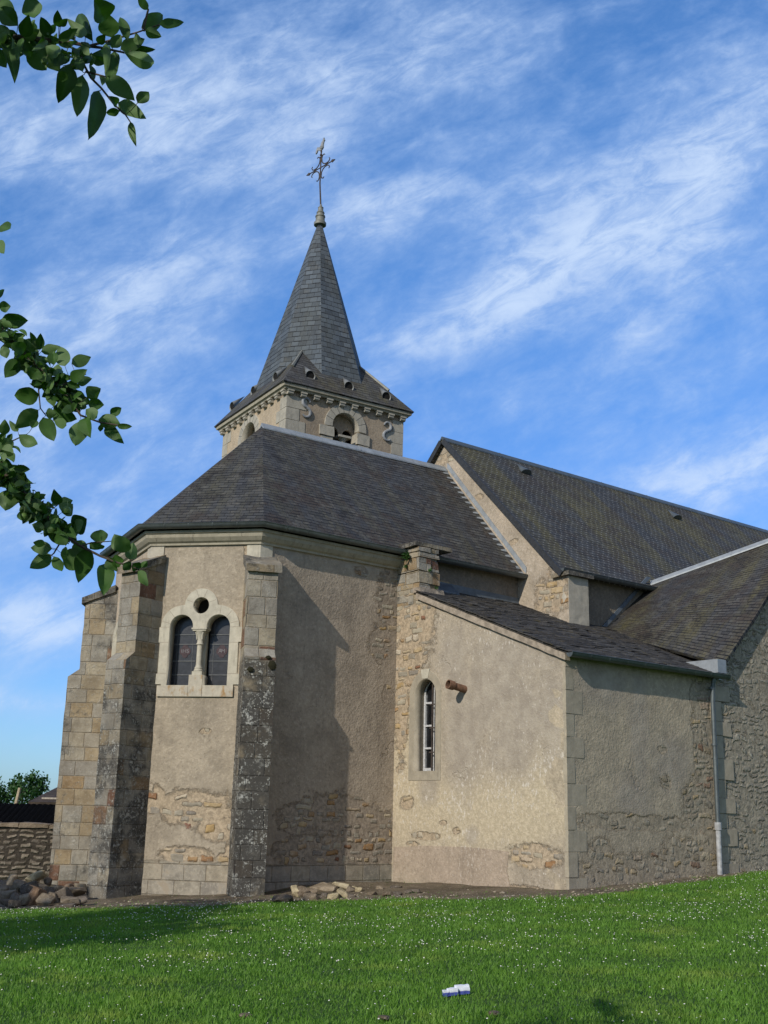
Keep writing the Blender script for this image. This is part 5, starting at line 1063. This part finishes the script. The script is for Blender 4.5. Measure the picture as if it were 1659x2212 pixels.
# apple tree: its limbs reach into the picture from the left
random.seed(21)
TB = np.array([-3.5, 2.3, gz(-3.5, 2.3)]); apple = empty('apple_tree', TB, 'apple tree with three leafy branches and small green fruit hanging in from the left', 'apple tree')
Z6 = lambda x, y: (x*.2652/1.0271, y*.2652/1.0271); Z7 = lambda x, y: (x*.3978/1.0271, (460+y*.3978)/1.0271)
fork = TB+np.array([.25, .1, 1.75])
mb = MB(); mb.tube([TB-UPV*.15, TB+np.array([.02, 0, .5]), TB+np.array([.15, .05, 1.2]), fork], [.16, .13, .115, .10], 12)
mb.build('trunk', M_BARK, apple, smooth=True)
def apple_branch(Z, dep, stems, leaves, fruit, root_pts, fill, fillsize, r_main):
    mb = MB(); first = [at_y(*Z(*p), dep) for p in stems[0]]
    mb.tube(root_pts+first, list(np.linspace(.05, r_main*1.5, len(root_pts)))+list(np.linspace(r_main*1.3, r_main*.45, len(first))), 7)
    for s_ in stems[1:]:
        p = [at_y(*Z(*q), dep+random.uniform(-.04, .04)) for q in s_]; mb.tube(p, list(np.linspace(r_main*.6, r_main*.3, len(p))), 6)
    lf = Leaves(); vd = -ray(*Z(300, 300)); vd /= np.linalg.norm(vd)
    pxm = dep/F*(abs(Z(1, 0)[0]-Z(0, 0)[0]))                       # metres per zoom pixel at this depth
    allst = [(np.array(a, float), np.array(b, float)) for s_ in stems for a, b in zip(s_, s_[1:])]
    for bx, by, tx, ty, w in leaves:
        d0 = dep+random.uniform(-.10, .08); b = at_y(*Z(bx, by), d0); t = at_y(*Z(tx, ty), d0+random.uniform(-.06, .04)); nrm = vd+rvec()*.38
        lf.add(b, t, w*pxm*1.22, nrm if random.random() < .55 else -nrm, random.uniform(-.28, .32), random.uniform(.02, .6))
        best = min(((np.linalg.norm(a+(c-a)*k/4-np.array([bx, by])), tuple(a+(c-a)*k/4)) for a, c in allst for k in range(5)))
        if best[0] < 160: p = at_y(*Z(*best[1]), dep); mb.tube([p, (p+b)/2-UPV*.004, b], r_main*.16, 5)
    for x0, y0, x1, y1, n_, sp in fill:
        for _ in range(n_):
            q = random.random(); bx, by = x0+(x1-x0)*q+random.gauss(0, sp*.35), y0+(y1-y0)*q+random.gauss(0, sp*.35); a = random.random()*6.283; L = fillsize*random.uniform(.6, 1.1); d0 = dep+random.uniform(-.06, .16)
            b = at_y(*Z(bx, by), d0); t = at_y(*Z(bx+math.cos(a)*L, by+math.sin(a)*L*.9+L*.15), d0+random.uniform(-.08, .08)); nrm = vd*random.choice((-1, 1))+rvec()*.9
            lf.add(b, t, L*pxm*random.uniform(.55, .8), nrm, random.uniform(-.35, .4), random.uniform(.05, .7))
    br = mb.build('branch', M_BARK, apple, smooth=True, weld=False)
    lf.build('foliage', M_APPLE, br)
    for x, y, r in fruit:
        c = at_y(*Z(x, y), dep-.05); rr = r*pxm; mb = MB(); mb.lathe(c-UPV*rr*.9, [(rr*.25, 0.), (rr*.7, rr*.15), (rr, rr*.75), (rr*.95, rr*1.15), (rr*.6, rr*1.65), (rr*.2, rr*1.75), (rr*.05, rr*1.6)], 14); mb.tube([c+UPV*rr*.7, c+UPV*rr*2.2], rr*.09, 5); mb.build('apple', M_FRUIT, br, smooth=True)
    return br
top_stems = [[(-60, 315), (200, 310), (450, 345), (620, 360), (740, 385), (850, 400), (1040, 440)], [(740, 385), (900, 345), (1050, 300), (1150, 270), (1340, 205)], [(680, 500), (760, 650), (850, 740), (960, 880), (1050, 960), (1090, 1020)], [(740, 385), (690, 440), (680, 500)], [(720, 600), (880, 640)], [(1200, 240), (1240, 80), (1150, -20)]]
top_leaves = [(1185, 232, 1372, 118, 135), (1335, 205, 1540, 185, 78), (1215, 252, 1352, 308, 85), (935, 312, 885, 105, 175), (880, 170, 790, -10, 215), (1065, 340, 1005, 130, 85), (1040, 440, 1305, 545, 120), (1110, 412, 1302, 412, 62), (1010, 415, 1212, 325, 115), (775, 345, 645, 92, 110), (715, 300, 568, 165, 95),
    (492, 225, 480, 85, 80), (505, 220, 562, 152, 55), (415, 312, 340, 138, 100), (410, 318, 280, 238, 85), (285, 150, 245, -40, 165), (150, 215, 0, 60, 150), (70, 100, 30, -40, 130), (200, 310, 240, 125, 110), (30, 330, 130, 682, 135), (190, 320, 138, 505, 60), (245, 395, 395, 588, 200), (400, 470, 500, 600, 120), (590, 545, 488, 862, 155),
    (690, 628, 648, 972, 150), (830, 758, 745, 1168, 165), (885, 365, 892, 610, 62), (960, 430, 915, 718, 125), (890, 640, 1128, 840, 150), (765, 455, 890, 532, 110), (548, 600, 505, 682, 75), (990, 855, 1212, 985, 125), (1150, 862, 1247, 770, 100), (1000, 925, 888, 947, 62), (975, 880, 915, 805, 75), (1090, 1020, 1132, 1215, 62),
    (650, 225, 552, 290, 80), (690, 205, 762, 285, 90), (495, 335, 650, 240, 75), (380, 385, 505, 455, 115), (1160, 375, 1140, 275, 62), (120, 345, 195, 445, 85), (-30, 210, 85, 330, 115), (-40, 420, 60, 570, 120), (690, 600, 640, 480, 80), (820, 360, 880, 290, 70), (1240, 80, 1150, -30, 70), (200, 330, 330, 250, 100), (-20, 60, 90, 180, 130), (600, 380, 490, 375, 45), (940, 400, 1010, 290, 90), (560, 430, 440, 560, 100), (860, 640, 860, 700, 60), (160, 430, 60, 380, 60)]
apple_branch(Z6, 2.7, top_stems, top_leaves, [(372, 515, 34)], [fork, TB+np.array([.9, .25, 2.7]), TB+np.array([1.7, .4, 3.2])], [(-80, 320, 430, 330, 78, 105), (560, 400, 720, 560, 16, 70), (500, 330, 1000, 420, 10, 60)], 140, .0062)
mid_stems = [[(-40, 620), (60, 740), (150, 830), (250, 920), (330, 1000), (400, 1090), (450, 1160), (560, 1200), (660, 1215)], [(-30, 1320), (75, 1300), (150, 1265)], [(330, 1000), (420, 960), (480, 930)], [(250, 920), (215, 1020), (225, 1120), (255, 1160)]]
mid_leaves = [(0, 105, 66, 120, 72), (-15, 185, 20, 256, 60), (8, 625, 158, 632, 85), (-5, 560, 60, 552, 60), (-20, 500, 22, 458, 34), (105, 850, 28, 950, 82), (15, 775, 38, 842, 50), (218, 1040, 76, 1052, 95), (140, 790, 205, 740, 75), (215, 795, 168, 692, 36), (222, 795, 226, 700, 42), (230, 805, 332, 774, 55), (362, 885, 332, 772, 80), (400, 872, 508, 835, 68), (300, 880, 298, 800, 55),
    (395, 965, 484, 905, 62), (430, 978, 515, 955, 52), (485, 1060, 562, 1010, 85), (490, 1092, 580, 1102, 62), (375, 1050, 492, 1098, 95), (300, 1110, 425, 1185, 115), (300, 1190, 378, 1220, 50), (212, 1130, 82, 1235, 88), (240, 1172, 302, 1306, 82), (255, 1150, 315, 1150, 52), (452, 1190, 418, 1332, 88), (482, 1172, 502, 1282, 82), (480, 1125, 545, 1175, 62), (548, 1185, 672, 1205, 78), (615, 1155, 678, 1118, 48), (655, 1222, 738, 1222, 30), (588, 1222, 688, 1316, 64), (560, 1212, 560, 1252, 26),
    (105, 1268, 212, 1328, 66), (178, 1232, 206, 1188, 46), (20, 1272, 28, 1185, 52), (100, 1250, 52, 1188, 34), (-20, 1300, 60, 1330, 70), (330, 1020, 440, 1060, 80), (210, 900, 170, 960, 80), (140, 800, 60, 760, 70)]
apple_branch(Z7, 4.5, mid_stems, mid_leaves, [], [fork, TB+np.array([1.0, 1.2, 2.9]), TB+np.array([1.6, 1.9, 3.6])], [(-40, 640, 130, 800, 80, 54), (130, 820, 430, 1100, 165, 74), (-40, 1310, 60, 1340, 22, 42)], 78, .0068)
low_stems = [[(-40, 1420), (40, 1500), (150, 1610), (280, 1740), (360, 1830), (450, 1890), (560, 1945), (650, 1980), (740, 2005), (790, 2030)], [(360, 1830), (300, 1930), (280, 1945)], [(450, 1890), (510, 1870), (625, 1862)]]
low_leaves = [(65, 1345, 18, 1285, 62), (5, 1350, 78, 1372, 62), (15, 1420, 78, 1442, 62), (75, 1456, 168, 1460, 44), (88, 1480, 158, 1545, 62), (55, 1570, 28, 1690, 108), (130, 1685, 140, 1755, 62), (330, 1655, 300, 1572, 52), (330, 1652, 408, 1634, 52), (345, 1702, 405, 1655, 82), (400, 1790, 482, 1735, 118), (415, 1740, 435, 1818, 72), (558, 1880, 555, 1796, 82), (690, 1900, 636, 1822, 88), (640, 1915, 725, 1850, 88), (725, 1965, 745, 1868, 62),
    (738, 1985, 792, 2005, 58), (768, 2028, 824, 2112, 56), (582, 1990, 578, 2164, 92), (630, 1975, 692, 1968, 62), (600, 1955, 655, 2025, 62), (492, 1900, 436, 2094, 92), (500, 1905, 582, 1890, 62), (350, 1928, 474, 2012, 112), (287, 1938, 166, 2012, 76), (300, 1948, 348, 2034, 52), (290, 1905, 168, 1898, 64), (250, 1880, 185, 1868, 40), (240, 1795, 176, 1768, 52), (420, 1860, 470, 1960, 90), (380, 1830, 300, 1870, 70), (790, 2010, 820, 1975, 30), (690, 1985, 730, 2020, 50)]
apple_branch(Z7, 4.4, low_stems, low_leaves, [(290, 1800, 27), (132, 1726, 25), (372, 1690, 26)], [fork, TB+np.array([1.0, 1.2, 2.3]), TB+np.array([1.6, 1.9, 2.7])], [(-40, 1430, 60, 1520, 80, 54), (40, 1510, 380, 1840, 220, 70)], 74, .0065)
# the rest of the crown, over and behind the viewer
random.seed(33); mb = MB(); lf = Leaves()
for k in range(42):
    a = fork+np.array([random.uniform(-.1, .1), random.uniform(-.1, .1), random.uniform(0, .3)]); th_ = random.random()*6.283; L = random.uniform(1.0, 2.6)
    tip = a+np.array([math.cos(th_)*L*1.15, math.sin(th_)*L*.9-.4, random.uniform(.2, 2.0)])
    if k < 30: tip = np.array([random.uniform(-4.4, .5), random.uniform(.5, 2.0), random.uniform(2.6, 4.0)])
    mid = a*.45+tip*.55+np.array([0, 0, .35]); tw = []
    for q in np.linspace(.3, 1., 60):
        c = a*(1-q)**2+2*mid*q*(1-q)+tip*q*q+rvec()*random.uniform(.02, .30)
        u_, v_, d_ = proj(c)
        if d_ > .05 and -190 < u_ < 1850 and -220 < v_ < 2400: continue
        if np.linalg.norm(c) < .9: continue
        lf.add(c, c+(rvec()*.6+np.array([0, 0, -.4]))*.08, .05, rvec(), .1, .2)
    ok = all(not (proj(a*(1-q)**2+2*mid*q*(1-q)+tip*q*q)[2] > .05 and -150 < proj(a*(1-q)**2+2*mid*q*(1-q)+tip*q*q)[0] < 1800 and -150 < proj(a*(1-q)**2+2*mid*q*(1-q)+tip*q*q)[1] < 2350) for q in np.linspace(0, 1, 9))
    if ok: mb.tube([a, mid, tip], [.04, .022, .006], 6)
cr_ = mb.build('branch', M_BARK, apple, smooth=True, weld=False); lf.build('crown', M_APPLE, cr_)

# ------------------------------------------------------------------ small plants, moss, litter, clods
M_WEED = leafy_mat('weed_leaf', (.03, .085, .02), (.07, .15, .04), trans=.25)
def weed(p, n_, L, label, out):
    root = Leaves(); random.seed(int(abs(p[0]*997)+L*100))
    for _ in range(n_):
        d = rvec()*.7+out*.9+UPV*random.uniform(-.3, .5); d /= np.linalg.norm(d); l_ = L*random.uniform(.5, 1.); root.add(p+rvec()*L*.12, p+d*l_, l_*.22, rvec()+out, -.25, .2)
    tag(root.build('weed', M_WEED, None), label, 'weed')
oG = -E1
weed(on_plane(884, 1203, P(14.96, 0, 0), AZ+90), 34, .22, 'tuft of green fern growing under the cap of the broken pier', oG)
weed(on_plane(880, 1222, P(14.97, 0, 0), AZ+90), 16, .13, 'small hanging weed just below the larger fern tuft', oG-UPV*.5)
weed(P(15.25, 17.93, 5.0), 14, .12, 'little weed in the shaded side joint of the broken pier', -E2)
weed(P(15.4, 17.90, 4.62), 14, .11, 'low weed at the foot of the pier above the annex roof', -E2)
weed(on_ground(895, 1933), 18, .14, 'small green weed among stones at the annex foot', -E1)
def moss(p, out, sx, sz, label):
    s_ = np.cross(out, UPV); mb = MB(); k = 22; random.seed(int(sx*1000))
    bm = bmesh.new(); bmesh.ops.create_icosphere(bm, subdivisions=3, radius=1.)
    for v in bm.verts:
        d = 1+.35*mnoise.noise(v.co*2.3+Vector(p))+.15*mnoise.noise(v.co*6); c = v.co*d; v.co = Vector(p+s_*c.x*sx+UPV*c.z*sz+out*c.y*.022)
    me = bpy.data.meshes.new('moss'); bm.to_mesh(me); bm.free(); tag(finish('moss', me, M_MOSS, None, True), label, 'moss')
oA = D(166.4)
moss(on_plane(588, 1437, WA+oA*.675, 256.4), oA, .075, .085, 'brown moss cushion on the right shoulder of the crusted buttress')
moss(on_plane(541, 1446, WA+oA*.675, 256.4), oA, .06, .05, 'small dark moss patch on the left shoulder of the crusted buttress')
moss(on_plane(580, 1420, WA+oA*.675, 256.4), oA, .05, .035, 'thin moss strip above the brown moss cushion')
g0 = on_ground(985, 2152); m, n, b = material('packet_paper'); z_ = n.sep(n.obj())[2]
n.put(b.inputs['Base Color'], n.mix(n.ss(n.add(z_, n.mul(n.noise(n.obj(), 14., 2), .02)), .034, .040), (.07, .09, .36), (.72, .74, .80))); b.inputs['Roughness'].default_value = .5
bm = bmesh.new()
for x0, x1, y0, z1 in ((-.115, -.075, -.02, .045), (-.075, .005, -.015, .055), (.0, .115, .012, .068)):
    r = bmesh.ops.create_cube(bm, size=1.)
    for v in r['verts']: v.co = Vector(((x0+x1)/2+v.co.x*(x1-x0), y0+v.co.y*.055, z1/2+v.co.z*z1))
bmesh.ops.subdivide_edges(bm, edges=bm.edges[:], cuts=3, use_grid_fill=True)
for v in bm.verts: v.co += mnoise.noise_vector(v.co*28)*.006
me = bpy.data.meshes.new('litter'); bm.to_mesh(me); bm.free(); o = finish('litter', me, m); o.location = g0+UPV*.012; o.rotation_euler = (0, rad(-4), rad(14)); tag(o, 'crumpled white and blue packet lying on the lawn', 'litter')
for u, v, lb in ((530, 2200, 'brown earth clod in the lawn near the left'), (829, 2205, 'brown earth clod in the lawn below the packet'), (1068, 2195, 'flat brown earth clod in the lawn right of the packet')):
    p = on_ground(u, v); bm = bmesh.new(); bmesh.ops.create_icosphere(bm, subdivisions=3, radius=1.)
    for q in bm.verts: d = 1+.4*mnoise.noise(q.co*2+Vector(p)); q.co = Vector((q.co.x*.045*d, q.co.y*.05*d, q.co.z*.018*d))
    me = bpy.data.meshes.new('earth_clod'); bm.to_mesh(me); bm.free(); o = finish('earth_clod', me, M_SOIL, None, True); o.location = p+UPV*.02; tag(o, lb, 'clod', 'earth clods in the lawn')
